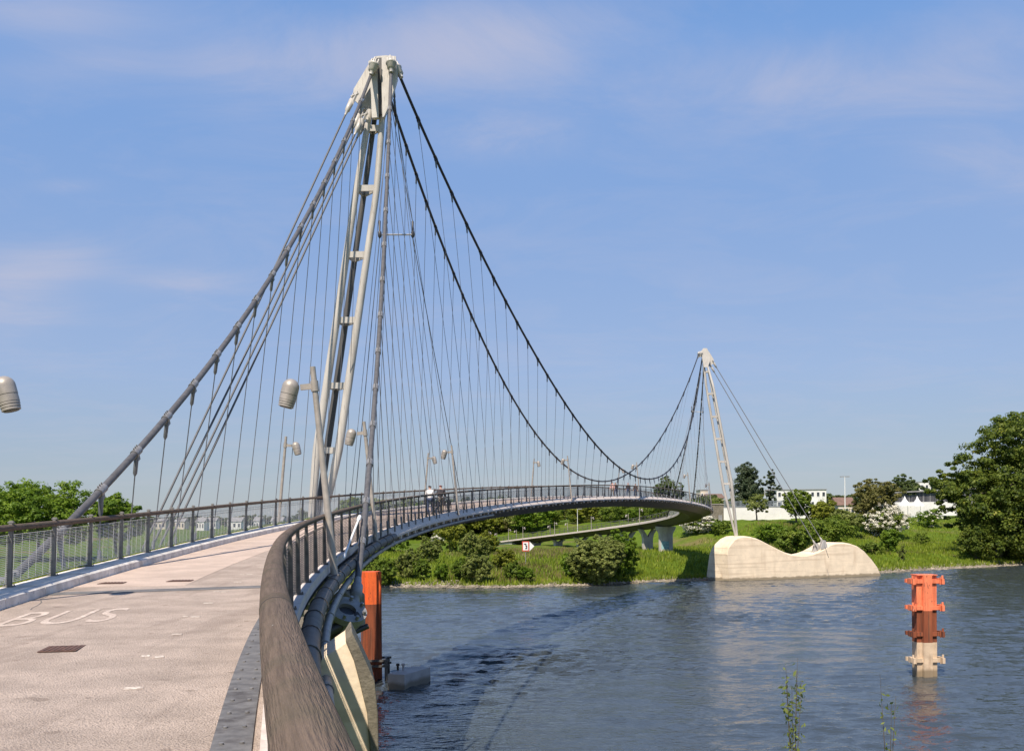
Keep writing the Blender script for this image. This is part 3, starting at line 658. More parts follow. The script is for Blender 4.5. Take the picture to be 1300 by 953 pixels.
# near bank under and beside the bridge head
def gn(X, Y):
    yw = float(np.interp(X, [-2500,-80,-24,-16,-12,-8,0,60,2500], [20, 52, 56, 51, 43, 37, 36, 40, 120]))
    d = yw-Y; return -2.5*(1-sstep(-6, 0, d))+1.0*sstep(-.3, 3, d)+2.0*sstep(3, 16, d)+1.5*sstep(15, 34, d)
xs2 = sorted(set([-2500,-900,-400,-200,-120]+list(range(-80, 82, 3))+[120,200,400,900,2500])); ys2 = [-3000,-1200,-500,-200,-100,-50,-25]+list(range(-12, 68, 2))+[75,90,120]
mb = MB(); nx = len(xs2); mb.add([(x, y, gn(x, y)) for y in ys2 for x in xs2], [(j*nx+i, j*nx+i+1, (j+1)*nx+i+1, (j+1)*nx+i) for j in range(len(ys2)-1) for i in range(nx-1)], 0, True)
tag(mb.build('near_bank', M['ground'], recalc=False), kind='structure')
def watermat():
    m = bpy.data.materials.new('river_water'); m.use_nodes = True; nt = m.node_tree; N = nt.nodes; L = nt.links; b = N['Principled BSDF']
    b.inputs['Base Color'].default_value = (.040, .050, .055, 1); b.inputs['Roughness'].default_value = .10; b.inputs['IOR'].default_value = 1.46
    tc = N.new('ShaderNodeTexCoord'); mp = N.new('ShaderNodeMapping'); mp.inputs['Scale'].default_value = (.8, 1.3, 1); L.new(tc.outputs['Object'], mp.inputs[0])
    n = N.new('ShaderNodeTexNoise'); n.inputs['Scale'].default_value = 2.2; n.inputs['Detail'].default_value = 3; L.new(mp.outputs[0], n.inputs['Vector'])
    bp = N.new('ShaderNodeBump'); bp.inputs['Strength'].default_value = .75; bp.inputs['Distance'].default_value = .12
    L.new(n.outputs['Fac'], bp.inputs['Height']); L.new(bp.outputs[0], b.inputs['Normal']); return m
M['water'] = watermat()
wx = np.r_[-2500, -600, -200, -90, np.arange(-50, 150, .42), 170, 240, 400, 1000, 2500]
wy = [0, 15, 30]; q = 40.
while q < 240: wy.append(q); q += .24+.0022*(q-40)
wy = np.array(wy+[260, 330, 500, 900, 1500])
GX, GY = np.meshgrid(wx, wy)
# current: calm slicks and choppy patches, standing waves, eddies
ph = rng.uniform(0, 6.28, (90, 2)); H = np.zeros_like(GX)
mod = sum(np.sin(GX*kx+GY*ky+f) for kx, ky, f in ((.05, .11, 1.), (-.09, .07, 2.2), (.13, -.05, .4), (.03, .21, 5.), (-.21, .16, 3.3), (.17, .33, 1.9)))/6
mod = np.clip(.75+1.25*mod, .18, 1.9)
wpx = 1.1*np.sin(GX*.16+GY*.09)+.7*np.sin(GX*.07-GY*.21+1.); wpy = 1.0*np.sin(GY*.15+GX*.11+2.)+.5*np.sin(GX*.31+GY*.13)
for k in range(90):
    lam = .85*(5.5/.85)**(rng.uniform()**1.7); th = rng.normal(1.40, .50); kk = 2*math.pi/lam
    amp = .0030*lam**.9*(1.9 if lam < 1.7 else (1.25 if lam < 2.6 else .8))
    H += amp*np.sin(kk*((GX+wpx)*math.cos(th)+(GY+wpy)*math.sin(th))+ph[k, 0])*(mod if lam < 4 else 1)
H += .03*np.exp(-(((GX-6)/9)**2+((GY-66-.15*GX)/1.6)**2))*np.sin(GX*.9)+.03*np.exp(-(((GX-14)/7)**2+((GY-70)/1.2)**2))
ed = np.clip((GX+48)/10, 0, 1)*np.clip((148-GX)/10, 0, 1)*np.clip((GY-38)/4, 0, 1)*np.clip((238-GY)/10, 0, 1); H *= ed
nx, ny = len(wx), len(wy); V = np.stack([GX, GY, H], -1).reshape(-1, 3)
idx = np.arange(nx*ny).reshape(ny, nx); Q = np.stack([idx[:-1, :-1], idx[:-1, 1:], idx[1:, 1:], idx[1:, :-1]], -1).reshape(-1)
me = bpy.data.meshes.new('water'); me.vertices.add(len(V)); me.vertices.foreach_set('co', V.ravel()); me.loops.add(len(Q)); me.loops.foreach_set('vertex_index', Q.astype(np.int32))
nq = len(Q)//4; me.polygons.add(nq); me.polygons.foreach_set('loop_start', np.arange(0, 4*nq, 4, dtype=np.int32)); me.polygons.foreach_set('loop_total', np.full(nq, 4, dtype=np.int32)); me.polygons.foreach_set('use_smooth', np.ones(nq, dtype=bool))
me.materials.append(M['water']); me.update(calc_edges=True)
o = bpy.data.objects.new('water', me); col.objects.link(o); tag(o, kind='structure')

# ================================================================ CONCRETE AND STEEL IN THE RIVER
OUT = [(914.4,737),(912.7,703),(914.5,695),(918,689.5),(923,684),(929,681),(936,680.2),(944,681.2),(951,683.2),(957.6,686),(967,691),(978.4,697),(988,701.3),(996,703.6),(1005,704.6),(1013,704.4),(1021,702.8),(1029,699.8),(1037,695.5),(1043,691.5),(1049,689.2),(1055,688.3),(1062,688.4),(1070,689.8),(1079,693),(1087,699),(1096,709.5),(1102,718),(1108,730)]
A2, E2 = Vector((33.3, 161.9, 0)), Vector((61., 173., 0))
def block_profile():
    d = (E2-A2); Ln = d.length; d.normalize(); P = []
    for x, y in OUT:
        lo, hi = -5., 40.
        for _ in range(40):
            u = (lo+hi)/2; p = A2+d*u; X = ray(x, y)[0]
            if p.x/p.y < X: lo = u
            else: hi = u
        p = A2+d*u; P.append((u, EYE+ray(x, y)[1]*p.y))
    return P
BP = block_profile()
def foundation(label, base, dirv, u0, zlow, off=.5):
    """wave-topped pier; base = pylon foot, which sits u0 along the profile and in the middle of the thickness"""
    d = Vector((dirv[0], dirv[1], 0)).normalized(); n = Vector((-d.y, d.x, 0)); th = 5.2
    org = Vector((base.x, base.y, 0))-d*u0-n*th*off
    r = thing('pylon_foundation', label, 'bridge foundation', org+d*10)
    P = [(BP[0][0]-.1, zlow)]+BP[1:-1]+[(BP[-1][0]+.15, zlow)]
    P = [(u, max(z, zlow)) for u, z in P]
    sec = []
    for v, inset, dz in ((0, 0, 0), (.12, 0, .12), (.4, 0, .22), (th-.4, 0, .22), (th-.12, 0, .12), (th, 0, 0)):
        row = []
        for u, z in P:
            k = (z-zlow)/8.; bt = .55*k*(1 if v < th/2 else -1)      # battered faces
            ue = u - (1.1*(1-k) if u < 2 else 0)*(v/th)
            row.append(org+d*ue+n*(v+bt)+Vector((0, 0, z+(dz if z > zlow+.5 else 0)-.2)))
        sec.append(row)
    mb = MB(); mb.strip(sec, True, True); o = mb.build('concrete_body', M['concrete'], r)
    mb = MB()                                                       # steel shoes for the pylon foot and the stays
    f = base.copy()
    mb.tube([f-Vector((0,0,.7)), f-Vector((0,0,.25)), f-Vector((0,0,.2)), f+Vector((0,0,.25))], [.85, .8, .55, .35], 16); mb.build('pylon_shoe', M['paint'], r)
    return r, d, n, org
f2, d2, n2, o2 = foundation('pale cream concrete pier with a wave shaped top at the far bank', base2, (E2-A2)[:2], 2.65, -.8)
mb = MB()
for sx_ in (1046, 1037):
    p = at(sx_, 688 if sx_ > 1040 else 692, 168.5)
    for k in (-1, 1): mb.prism([p+d2*(-.9)+n2*(k*.25)+Vector((0,0,-1.1)), p+d2*.7+n2*(k*.25)+Vector((0,0,-1.1)), p+d2*.1+n2*(k*.25)+Vector((0,0,.35)), p-d2*.3+n2*(k*.25)+Vector((0,0,.35))], n2*.12)
mb.build('stay_anchor', M['paint'], f2)
mb = MB(); p = at(1043, 694, 166.4)
mb.tube([p-n2*.9, p+Vector((.15, 0, -1.0))-n2*1.12, p+Vector((.35, 0, -1.7))-n2*1.2], .04, 6); mb.build('rain_pipe', M['pipe'], f2)
f1, d1, n1, o1 = foundation('concrete foundation of the near pylon hidden behind the left railing', base1, (-6.8, -11), 1.0, 1.0, .97)
mb = MB(); p = anc1-Vector((0,0,.7)); mb.box(p, (2.4, 1.6, 1.2), Matrix.Rotation(math.atan2(d1.y, d1.x), 3, 'Z')); mb.build('stay_anchor', M['paint'], f1)
# anchorage under the right edge
r = thing('cable_anchorage', 'cream concrete anchorage with steel ring under the right edge of the bridge', 'anchorage', (-4.3, 27.5, 2.5))
Ya = 15.6
Ya = 13.4
poly = [(405,838),(438.5,814.5),(446,802),(458,826),(475,864),(479,905),(480,962),(380,962)]
mb = MB(); mb.prism([at(x, y, Ya) for x, y in poly], (-.24, 1.4, 0)); mb.build('buttress', M['concrete'], r, bevel=.02)
mb = MB(); mb.prism([at(x, y, Ya-.04) for x, y in ((438.5,814),(446.6,801),(458.6,825.6),(475.8,864),(480,905),(481,962),(470,962),(466,905),(456,864),(449,838))], (-.24, 1.42, 0)); mb.build('buttress_edge', M['concrete_dark'], r, bevel=.02)  # dimmer side of the block, its shade put into a darker concrete colour
mb = MB(); mb.prism([at(x, y, 27.4) for x, y in ((422,756),(428,750),(437,750),(446,758),(447,800),(412,830))], (.2, 1.2, 0)); mb.build('concrete_cap', M['concrete_dark'], r, bevel=.04)
pc = at(439, 779, 25.4); ax = (at(462,600,31)-at(440,770,27.2)).normalized()
ax = Vector((.35, -.45, .8)).normalized()
def ring(mb, c_, ax, r0, r1, h, n=36, a0=0, a1=2*math.pi):
    u = ax.orthogonal().normalized(); v = ax.cross(u); secs = []
    for i in range(n+1):
        t = a0+(a1-a0)*i/n; q = u*math.cos(t)+v*math.sin(t)
        secs.append([c_+q*r0, c_+q*r1, c_+q*r1+ax*h, c_+q*r0+ax*h])
    mb.strip(secs, True, abs(a1-a0) < 6.2, 0, False)
mb = MB(); ring(mb, pc, ax, .22, .50, .16); ring(mb, pc-ax*.24, ax, .25, .46, .20); mb.build('steel_ring', M['pipe_light'], r)
mb = MB(); mb.tube([pc-ax*.7, pc-ax*.25, pc-ax*.24, pc+ax*.05], [.33, .33, .26, .22], 20)
q0 = at(425, 802, 25.0)
mb.tube([q0-Vector((.5,.2,.15)), q0+Vector((.55, .35, .35))], .13, 12); mb.tube([q0-Vector((.3,0,.35)), q0+Vector((.75, .45, .1))], .07, 12); mb.build('anchor_tube', M['socket'], r)
mb = MB()
for k in range(8):
    mb = MB(); t = 2*math.pi*k/8; u = ax.orthogonal().normalized(); v = ax.cross(u); q = pc+(u*math.cos(t)+v*math.sin(t))*.42
    mb.tube([q+ax*.14, q+ax*.27], .045, 6); mb.build('ring_bolt', M['bolt'], r)

# piers of the ramp
def pier(label, sv, zb, w, dpt, vee, group=None):
    c_ = B(sv, W/2, -1.1); r = thing('bridge_pier', label, 'bridge pier', (c_.x, c_.y, zb), group)
    h = Matrix.Rotation(heading(sv)-math.pi/2, 3, 'Z'); top = c_.z
    def P_(x, y, z): q = h @ Vector((x, y, 0)); return Vector((c_.x+q.x, c_.y+q.y, z))
    mb = MB()
    if vee:
        zm = zb+(top-zb)*.56; out = [(-w*.5,zb-.6),(w*.5,zb-.6),(w*.5,zm),(w*.62,zm+(top-zm)*.45),(w*.98,top-.02),(w*.52,top-.02),(w*.22,zm+(top-zm)*.5),(0,zm+.25),(-w*.22,zm+(top-zm)*.5),(-w*.52,top-.02),(-w*.98,top-.02),(-w*.62,zm+(top-zm)*.45),(-w*.5,zm)]
        mb.prism([P_(x, -dpt/2, z) for x, z in out], h @ Vector((0, dpt, 0))); mb.build('pier_shaft', M['pierconc'], r, bevel=.06)
    else:
        n = 28; secs = []
        for z, k in ((zb-.6, 1), (top-2.3, 1), (top-1.5, 1.02), (top-.9, 1.25), (top-.55, 1.42), (top-.02, 1.45)):
            secs.append([P_(w*.5*k*math.cos(2*math.pi*i/n), dpt*.5*(1+(k-1)*.5)*math.sin(2*math.pi*i/n), z) for i in range(n)])
        mb.strip(secs, True, True, 0, True); mb.build('pier_shaft', M['pierconc'], r)
        mb = MB(); secs = []
        for z in (zb+.5, zb+2.1): secs.append([P_((w*.5+.012)*math.cos(t), (dpt*.5+.012)*math.sin(t), z) for t in [heading(sv)*0-2.5+.14*i for i in range(9)]])
        mb.strip(secs, False, False, 0, True); mb.build('graffiti_patch', M['graffiti'], r)
    return r
pier('thick round concrete pier under the bend, with faded graffiti', S(206.5), gz(31, 205), 2.9, 2.4, False)
vl = ['first V topped concrete pier left of the thick round one', 'second V topped concrete pier left of the thick round one', 'V topped pier hidden behind the bank bush, right one', 'V topped pier hidden behind the bank bush, left one', 'V topped pier left of the big bank bush', 'leftmost V topped pier next to the low end of the ramp']
for k, (Y, lab) in enumerate(zip((216.5, 226.5, 237, 247.5, 258, 268), vl)): pier(lab, S(Y), min(gz(*B(S(Y), W/2)[:2]), B(S(Y), 0).z-2), 2.1, 1.1, True)
# abutment at the low end of the ramp
r = thing('ramp_abutment', 'dark concrete abutment under the low left end of the ramp', 'abutment', B(S(283), W/2, -2.5))
mb = MB(); mb.strip([[B(S(Y), l, z) for l, z in ((.1, -.4), (W-.1, -.4), (W-.1, -4.5), (.1, -4.5))] for Y in (276, 285, 296, 310)], True, True); mb.build('abutment_wall', M['pierconc'], r)

# mooring piles
def hat(mb, ctr, w, dpt, z0, z1, ang, mi, lip=.0):
    """hollow-looking sheet pile section: a box with vertical ribs"""
    R3 = Matrix.Rotation(ang, 3, 'Z'); h = w/2
    o = [(-h, -dpt*.32), (-h*.52, -dpt*.32), (-h*.42, -dpt*.5), (h*.42, -dpt*.5), (h*.52, -dpt*.32), (h, -dpt*.32), (h, dpt*.32), (h*.52, dpt*.32), (h*.42, dpt*.5), (-h*.42, dpt*.5), (-h*.52, dpt*.32), (-h, dpt*.32)]
    P = [R3 @ Vector((x, y, 0))+Vector((ctr[0], ctr[1], z0)) for x, y in o]
    mb.prism(P, (0, 0, z1-z0), mi)
c1 = at(1174, 858, 63.8); zt = at(1174, 729.5, 63.8).z; zo = at(1174, 774, 63.8).z; zr = at(1174, 814, 63.8).z
r = thing('mooring_pile', 'mooring pile with red orange top and bolted collars standing alone in the river', 'mooring pile', (c1.x, c1.y, 0))
mb = MB(); hat(mb, (c1.x, c1.y), 1.24, 1.24, zo, zt, 0, 0); mb.box((c1.x, c1.y, zt+.02), (1.26, 1.1, .05)); mb.build('painted_top', M['salmon'], r)
mb = MB(); hat(mb, (c1.x, c1.y), 1.235, 1.235, zr, zo, 0, 0); mb.build('rusty_shaft', M['rust'], r)
mb = MB(); hat(mb, (c1.x, c1.y), 1.24, 1.24, -3, zr, 0, 0); mb.build('bleached_shaft', M['drypile'], r)
for y, mm in ((737, 'salmon'), (770.5, 'salmon'), (803.5, 'rust'), (836.5, 'drypile')):
    z = at(1174, y, 63.8).z
    for s_ in (-1, 1):
        mb = MB()
        mb.box((c1.x+s_*.62, c1.y-.42, z), (.78, .22, .24)); mb.box((c1.x+s_*.62, c1.y+.42, z), (.78, .22, .24))
        mb.box((c1.x+s_*.90, c1.y-.3, z), (.16, .9, .34)); mb.tube([(c1.x+s_*.92, c1.y-.55, z-.2), (c1.x+s_*.92, c1.y-.55, z+.36)], .065, 8); mb.tube([(c1.x+s_*.76, c1.y-.6, z-.2), (c1.x+s_*.76, c1.y-.6, z+.26)], .04, 6)
        mb.build('collar', M[mm], r)
c2 = at(472, 867, 64.5); zt = at(472, 725, 64.5).z; zo = at(472, 766, 64.5).z
r = thing('mooring_pile', 'bright orange topped rusty mooring pile beside the right railing', 'mooring pile', (c2.x, c2.y, 0))
mb = MB(); hat(mb, (c2.x, c2.y), 1.2, 1.3, zo, zt, .28, 0); mb.build('painted_top', M['orange'], r)
mb = MB(); hat(mb, (c2.x, c2.y), 1.195, 1.295, -3, zo, .28, 0); mb.build('rusty_shaft', M['rust'], r)
r = thing('pontoon', 'grey steel landing pontoon held to the orange pile by a ring collar', 'pontoon', at(515, 866, 61))
pa = at(513.7, 856, 60.5); pb = at(546.5, 845, 63.6); pdir = Vector((pb.x-pa.x, pb.y-pa.y, 0)); pn = Vector((-pdir.y, pdir.x, 0)).normalized()
mb = MB(); A_ = Vector((pa.x, pa.y, pa.z)); Bq = A_+pdir*1.0
q = [A_, Bq, Bq+pn*1.25, A_+pn*1.15]; q = [Vector((p.x, p.y, -.5)) for p in q]; mb.prism(q, (0, 0, pa.z+.5)); mb.build('hull', M['pontoon'], r, bevel=.03)
for x, y, m_ in ((505, 846.5, 'black'), (512, 845, 'pontoon')):
    mb = MB(); p = at(x, y, 62.3); p.z = pa.z; mb.tube([p, p+Vector((0,0,.28)), p+Vector((0,0,.3)), p+Vector((0,0,.42))], [.07,.07,.12,.10], 10); mb.build('bollard', M[m_], r)
mb = MB()
zc = at(478, 840, 64.5).z
for dz in (0, .34):
    z = zc+dz-.15
    for k, (a, b) in enumerate((((-.72,-.78),(1.15,-.78)), ((-.72,.78),(1.15,.78)))): mb.box((c2.x+(a[0]+b[0])/2, c2.y+a[1], z), (b[0]-a[0], .14, .13))
    for x in (-.72, .86): mb.box((c2.x+x, c2.y, z), (.14, 1.42, .128))
for y in (-.78, .5): mb.box((c2.x+1.0, c2.y+y, zc-.95), (.16, .18, 2.4))
mb.box((c2.x+1.05, c2.y-1.5, zc-1.9), (.3, 2.2, .16)); mb.build('ring_collar', M['pipe'], r)
# ================================================================ VEGETATION
def ground_hit(x, y, Y0=150, Y1=600):
    a, b = ray(x, y); Y = Y0
    while Y < Y1:
        if EYE+b*Y <= gz(a*Y, Y): return Vector((a*Y, Y, gz(a*Y, Y)))
        Y += .5
    return Vector((a*Y1, Y1, gz(a*Y1, Y1)))
def leaf_mesh(name, P, Nrm, size, m, aspect=1.5):
    n = len(P); up = rng.normal(size=(n, 3)); u = np.cross(Nrm, up); u /= np.linalg.norm(u, axis=1)[:, None]+1e-9
    v = np.cross(Nrm, u); v /= np.linalg.norm(v, axis=1)[:, None]+1e-9
    s = (size*rng.uniform(.6, 1.35, n))[:, None]
    bend = Nrm*s*.18
    V = np.stack([P-u*s*.5*aspect-bend, P-v*s*.42, P+u*s*.5*aspect-bend, P+v*s*.42], 1).reshape(-1, 3)
    me = bpy.data.meshes.new(name); me.vertices.add(4*n); me.vertices.foreach_set('co', V.ravel())
    me.loops.add(4*n); me.loops.foreach_set('vertex_index', np.arange(4*n, dtype=np.int32)); me.polygons.add(n)
    me.polygons.foreach_set('loop_start', np.arange(0, 4*n, 4, dtype=np.int32)); me.polygons.foreach_set('loop_total', np.full(n, 4, dtype=np.int32))
    me.materials.append(m); me.update(calc_edges=True); me.validate(); return me
def clump_points(lobes, n, shell=.35, tuft=.36, per=60):
    """lobes: (centre, radii). Leaves sit in tufts scattered over each lobe's outer shell."""
    vol = np.array([l[1][0]*l[1][1]*l[1][2] for l in lobes])**.67; vol /= vol.sum(); P = []; Nn = []
    for (c_, r), w in zip(lobes, vol):
        k = max(12, int(n*w)); nt_ = max(5, k//per); d = rng.normal(size=(nt_, 3)); d /= np.linalg.norm(d, axis=1)[:, None]
        rad = shell+(1-shell)*rng.uniform(0, 1, nt_)**.45
        tc = d*rad[:, None]; ts = tuft*rng.uniform(.55, 1.35, nt_)
        i = rng.integers(0, nt_, k); q = rng.normal(size=(k, 3)); q /= np.linalg.norm(q, axis=1)[:, None]
        off = q*(rng.uniform(0, 1, k)**.42*ts[i])[:, None]; off[:, 2] *= .65
        p = tc[i]+off; P.append(np.array(c_)+p*np.array(r))
        nn = q*.8+d[i]*.5+np.array([0, 0, .45])+rng.normal(size=(k, 3))*.45; Nn.append(nn/np.linalg.norm(nn, axis=1)[:, None])
    return np.vstack(P), np.vstack(Nn)
def trunk_mesh(h, r, lobes, spread=1., n_l=7, base_split=False):
    mb = MB(); top = h*.62
    pts = [Vector((math.sin(i*1.3)*r*.5, math.cos(i*1.7)*r*.5, -.3+(top+.3)*i/6)) for i in range(7)]
    if not base_split: mb.tube(pts, [r*(1.25-.95*i/6) for i in range(7)], 9)
    ls = sorted(lobes, key=lambda l: -l[1][0]*l[1][2])[:n_l]
    for k, (c_, _) in enumerate(ls):
        z0 = h*(.05 if base_split else .22+.05*k); a = Vector((0, 0, min(z0, top))); b = Vector(c_); m_ = a.lerp(b, .5)+Vector((0, 0, -.05*h))
        rr = r*(.5 if not base_split else .45); mb.tube([a, a.lerp(m_, .6), m_, m_.lerp(b, .6), b, b+(b-m_)*.35], [rr, rr*.8, rr*.6, rr*.42, rr*.28, rr*.12], 6)
    return mb
def lobes_round(w, h, k, z0=.22, flat=.8, jit=.3):
    L = [((0, 0, h*(z0+1)/2), (w*.34, w*.34, h*(1-z0)*.40))]
    for i in range(k):
        a = 2*math.pi*(i*.618+rng.uniform(-.05, .05)); zz = z0+.16+(1-z0-.30)*((i+.5)/k)+rng.uniform(-.04, .04)
        prof = math.sqrt(max(.08, 1-((zz-(z0+1)/2)/((1-z0)/2))**2)); rr = w*.5*prof*rng.uniform(.55, .82)
        s = w*rng.uniform(.15, .23); L.append(((rr*math.cos(a), rr*math.sin(a), h*zz), (s, s, s*flat)))
    L.append(((rng.uniform(-.1, .1)*w, rng.uniform(-.1, .1)*w, h*.90), (w*.17, w*.17, h*.10)))
    return L
def lobes_poplar(w, h, k):
    L = []
    for i in range(k):
        zz = .12+.80*(i+.5)/k; wd = w*.5*math.sin(math.pi*(.16+.74*zz))**.7
        a = i*2.4; rr = wd*.42; L.append(((rr*math.cos(a), rr*math.sin(a), h*zz), (wd*.62, wd*.62, h*.13)))
    L.append(((0, 0, h*.93), (w*.12, w*.12, h*.075))); return L
def lobes_bush(w, h, k):
    L = [((0, 0, h*.42), (w*.36, w*.34, h*.42))]
    for i in range(k):
        a = 2*math.pi*i*.618; u = rng.uniform(.4, .95); rr = w*.40*u; s = rng.uniform(.14, .22)
        L.append(((rr*math.cos(a), rr*math.sin(a), h*(.18+.62*(1-u*u*.75)*rng.uniform(.75, 1.1))), (w*s, w*s, h*s*1.15)))
    return L
def plant(name, label, cat, loc, w, h, kind, n, leaf, m_, group=None, flowers=0, k=11, tuft=.36, per=45):
    r = thing(name, label, cat, loc, group); n = int(n*1.9); leaf *= .88
    L = {'round': lobes_round, 'poplar': lobes_poplar, 'bush': lobes_bush}[kind](w, h, k)
    P, Nn = clump_points(L, n, tuft=tuft, per=per); P[:, 2] = np.maximum(P[:, 2], .05)
    kz = h/np.percentile(P[:, 2], 99.6); kw = w*.5/np.percentile(np.hypot(P[:, 0], P[:, 1]), 97 if kind != 'poplar' else 98)
    P *= np.array([kw, kw, kz]); L = [((c_[0]*kw, c_[1]*kw, c_[2]*kz), (a*kw, b*kw, d*kz)) for c_, (a, b, d) in L]
    link_mesh('crown', leaf_mesh('crown', P, Nn, leaf, m_), r)
    if flowers:
        P, Nn = clump_points([(c_, (a*1.13, b*1.13, d*1.12)) for c_, (a, b, d) in L], flowers, shell=.80, tuft=.30, per=40); P[:, 2] = np.maximum(P[:, 2], .1)
        link_mesh('blossom', leaf_mesh('blossom', P, Nn, leaf*1.05, M['blossom']), r)
    tm = trunk_mesh(h, (.022 if kind != 'bush' else .012)*h+.04, L, n_l=6, base_split=kind == 'bush').mesh('trunk', M['bark'])
    link_mesh('trunk', tm, r)
    return r
def plant_px(name, label, cat, x, yt, w_px, kind, n, leaf, m_, yb=None, D=None, **kw):
    if yb: p = ground_hit(x, yb)
    else: a = ray(x, yt)[0]; p = Vector((a*D, D, gz(a*D, D)))
    zt = at(x, yt, p.y).z; p.z -= .1
    return plant(name, label, cat, p, w_px*p.y/F, max(.8, zt-p.z), kind, n, leaf, m_, **kw)
# the big tree at the right border, lobes set from its outline
Db = 209.; root = Vector((ray(1268, 700)[0]*Db, Db, 0)); root.z = gz(root.x, root.y)
bt = thing('broadleaf_tree', 'large dark green broadleaf tree leaning over the water at the right border', 'tree', root)
L = []
for x, y, r in ((1288,553,36),(1252,578,30),(1222,590,24),(1240,626,38),(1205,618,25),(1192,606,14),(1290,606,50),(1272,655,44),(1236,662,28),(1200,640,18),(1335,585,52),(1345,650,58),(1310,688,36),(1258,694,24),(1300,537,22),(1268,545,18),(1318,545,30),(1226,690,16),(1190,628,14),(1216,655,22),(1284,690,28),(1380,600,60),(1385,680,50)):
    for dd in ((-4., 4.) if r > 30 else (rng.uniform(-3, 3),)):
        p = at(x+rng.uniform(-3, 3), y+rng.uniform(-3, 3), Db+dd)-root; R = r*Db/F; L.append(((p.x, p.y, p.z), (R, R, R*.82)))
P, Nn = clump_points(L, 105000, shell=.35, tuft=.30, per=70); link_mesh('crown', leaf_mesh('crown', P, Nn, .42, M['leafbig']), bt)
link_mesh('trunk', trunk_mesh(26, .62, L, n_l=14).mesh('trunk', M['bark']), bt)
plant_px('poplar_tree', 'taller dense poplar behind the white wall left of its sparser neighbour', 'tree', 948, 589, 37, 'poplar', 9000, .46, M['poplar'], D=300, k=20, tuft=.5)
plant_px('poplar_tree', 'shorter sparse poplar behind the white wall with a lamp post before it', 'tree', 977, 596, 26, 'poplar', 3200, .48, M['poplar'], D=302, k=9, tuft=.24)
plant_px('small_tree', 'thin small tree standing in front of the white flood wall', 'tree', 960, 627, 34, 'round', 1500, .36, M['leafolive'], D=252, k=7)
plant_px('small_tree', 'dark green round tree at the right end of the white wall', 'tree', 1010, 621, 40, 'round', 5000, .42, M['leaf'], D=250, k=10)
plant_px('shrub', 'yellow green bush right of the dark round tree', 'shrub', 1046, 632, 46, 'bush', 4200, .40, M['leafyellow'], D=249, k=9)
plant_px('shrub', 'olive bush between the dark round tree and the hawthorn, above the stay foot', 'shrub', 1074, 646, 42, 'bush', 2800, .38, M['leafolive'], D=243, k=9)
plant_px('shrub', 'dark green bush just behind the foot of the thin stays', 'shrub', 1052, 655, 64, 'bush', 5200, .36, M['leaf'], yb=694, k=11)
plant_px('shrub', 'dark bush seen through the dip of the pale concrete pier', 'shrub', 1008, 664, 44, 'bush', 4200, .34, M['leaf'], yb=709, k=10)
plant_px('shrub', 'low green bush behind the left shoulder of the pale concrete pier', 'shrub', 978, 664, 46, 'bush', 2600, .34, M['leafbright'], yb=690, k=9)
plant_px('willow_tree', 'brownish willow with a wide round crown behind the white flowering hawthorn', 'tree', 1112, 608, 60, 'round', 6500, .42, M['leafbrown'], D=250, k=12)
plant_px('broadleaf_tree', 'green tree behind the brownish willow beside the dark clad hall', 'tree', 1143, 602, 40, 'round', 4200, .48, M['leaffar'], D=300, k=10)
plant_px('hawthorn', 'big hawthorn bush covered in white blossom on the right bank slope', 'shrub', 1122, 640, 54, 'bush', 5200, .30, M['leaf'], yb=681, flowers=15000, k=15)
plant_px('shrub', 'fresh green bush in front of the white flowering hawthorn', 'shrub', 1130, 672, 27, 'bush', 3000, .30, M['leafbright'], yb=703, k=9)
plant_px('shrub', 'low spreading bush left of the fresh green one on the bank', 'shrub', 1106, 688, 30, 'bush', 1600, .30, M['leaf'], yb=703, k=8)
plant_px('shrub', 'small low shrub on the open slope left of the large tree', 'shrub', 1169, 676, 22, 'bush', 1000, .30, M['leaf'], yb=691, k=7)
plant_px('shrub', 'narrow upright weed like shrub near the right shore', 'shrub', 1146, 692, 9, 'bush', 500, .28, M['leafolive'], yb=712, k=5)
plant_px('shrub', 'pale flowering shrub partly under the left boughs of the large tree', 'shrub', 1178, 646, 40, 'bush', 2600, .32, M['leafbright'], yb=668, flowers=500, k=9)
plant_px('shrub', 'bushy thicket at the foot of the large tree by the stones', 'shrub', 1240, 668, 60, 'bush', 5000, .34, M['leafbig'], yb=712, k=11)
plant_px('shrub', 'dark thicket at the right border below the large tree', 'shrub', 1296, 664, 70, 'bush', 5000, .34, M['leafbig'], yb=711, k=11)
plant_px('hawthorn', 'white blossoming hawthorn half hidden below the bend of the deck', 'shrub', 885, 651, 46, 'bush', 2600, .32, M['leaf'], yb=676, flowers=9000, k=12)
plant_px('shrub', 'green bush below the grey utility block right of the bend', 'shrub', 913, 659, 30, 'bush', 1800, .34, M['leaf'], yb=678, k=8)
plant_px('broadleaf_tree', 'lone green tree rising beyond the deck between the far cables', 'tree', 848, 604, 40, 'round', 5200, .50, M['leaffar'], D=335, k=11)
plant_px('bank_bush', 'big olive green bush hanging over the water before the lower ramp', 'shrub', 759, 682, 80, 'bush', 17000, .27, M['leafolive'], yb=741, k=15, tuft=.22)
plant_px('bank_bush', 'lighter green tall bush behind the right half of the big olive bank bush', 'shrub', 788, 672, 54, 'bush', 8000, .28, M['leafbright'], yb=733, k=12, tuft=.22)
plant_px('bank_bush', 'small bright bush at the left foot of the big olive bank bush', 'shrub', 727, 703, 36, 'bush', 3200, .28, M['leafbright'], yb=734, k=8)
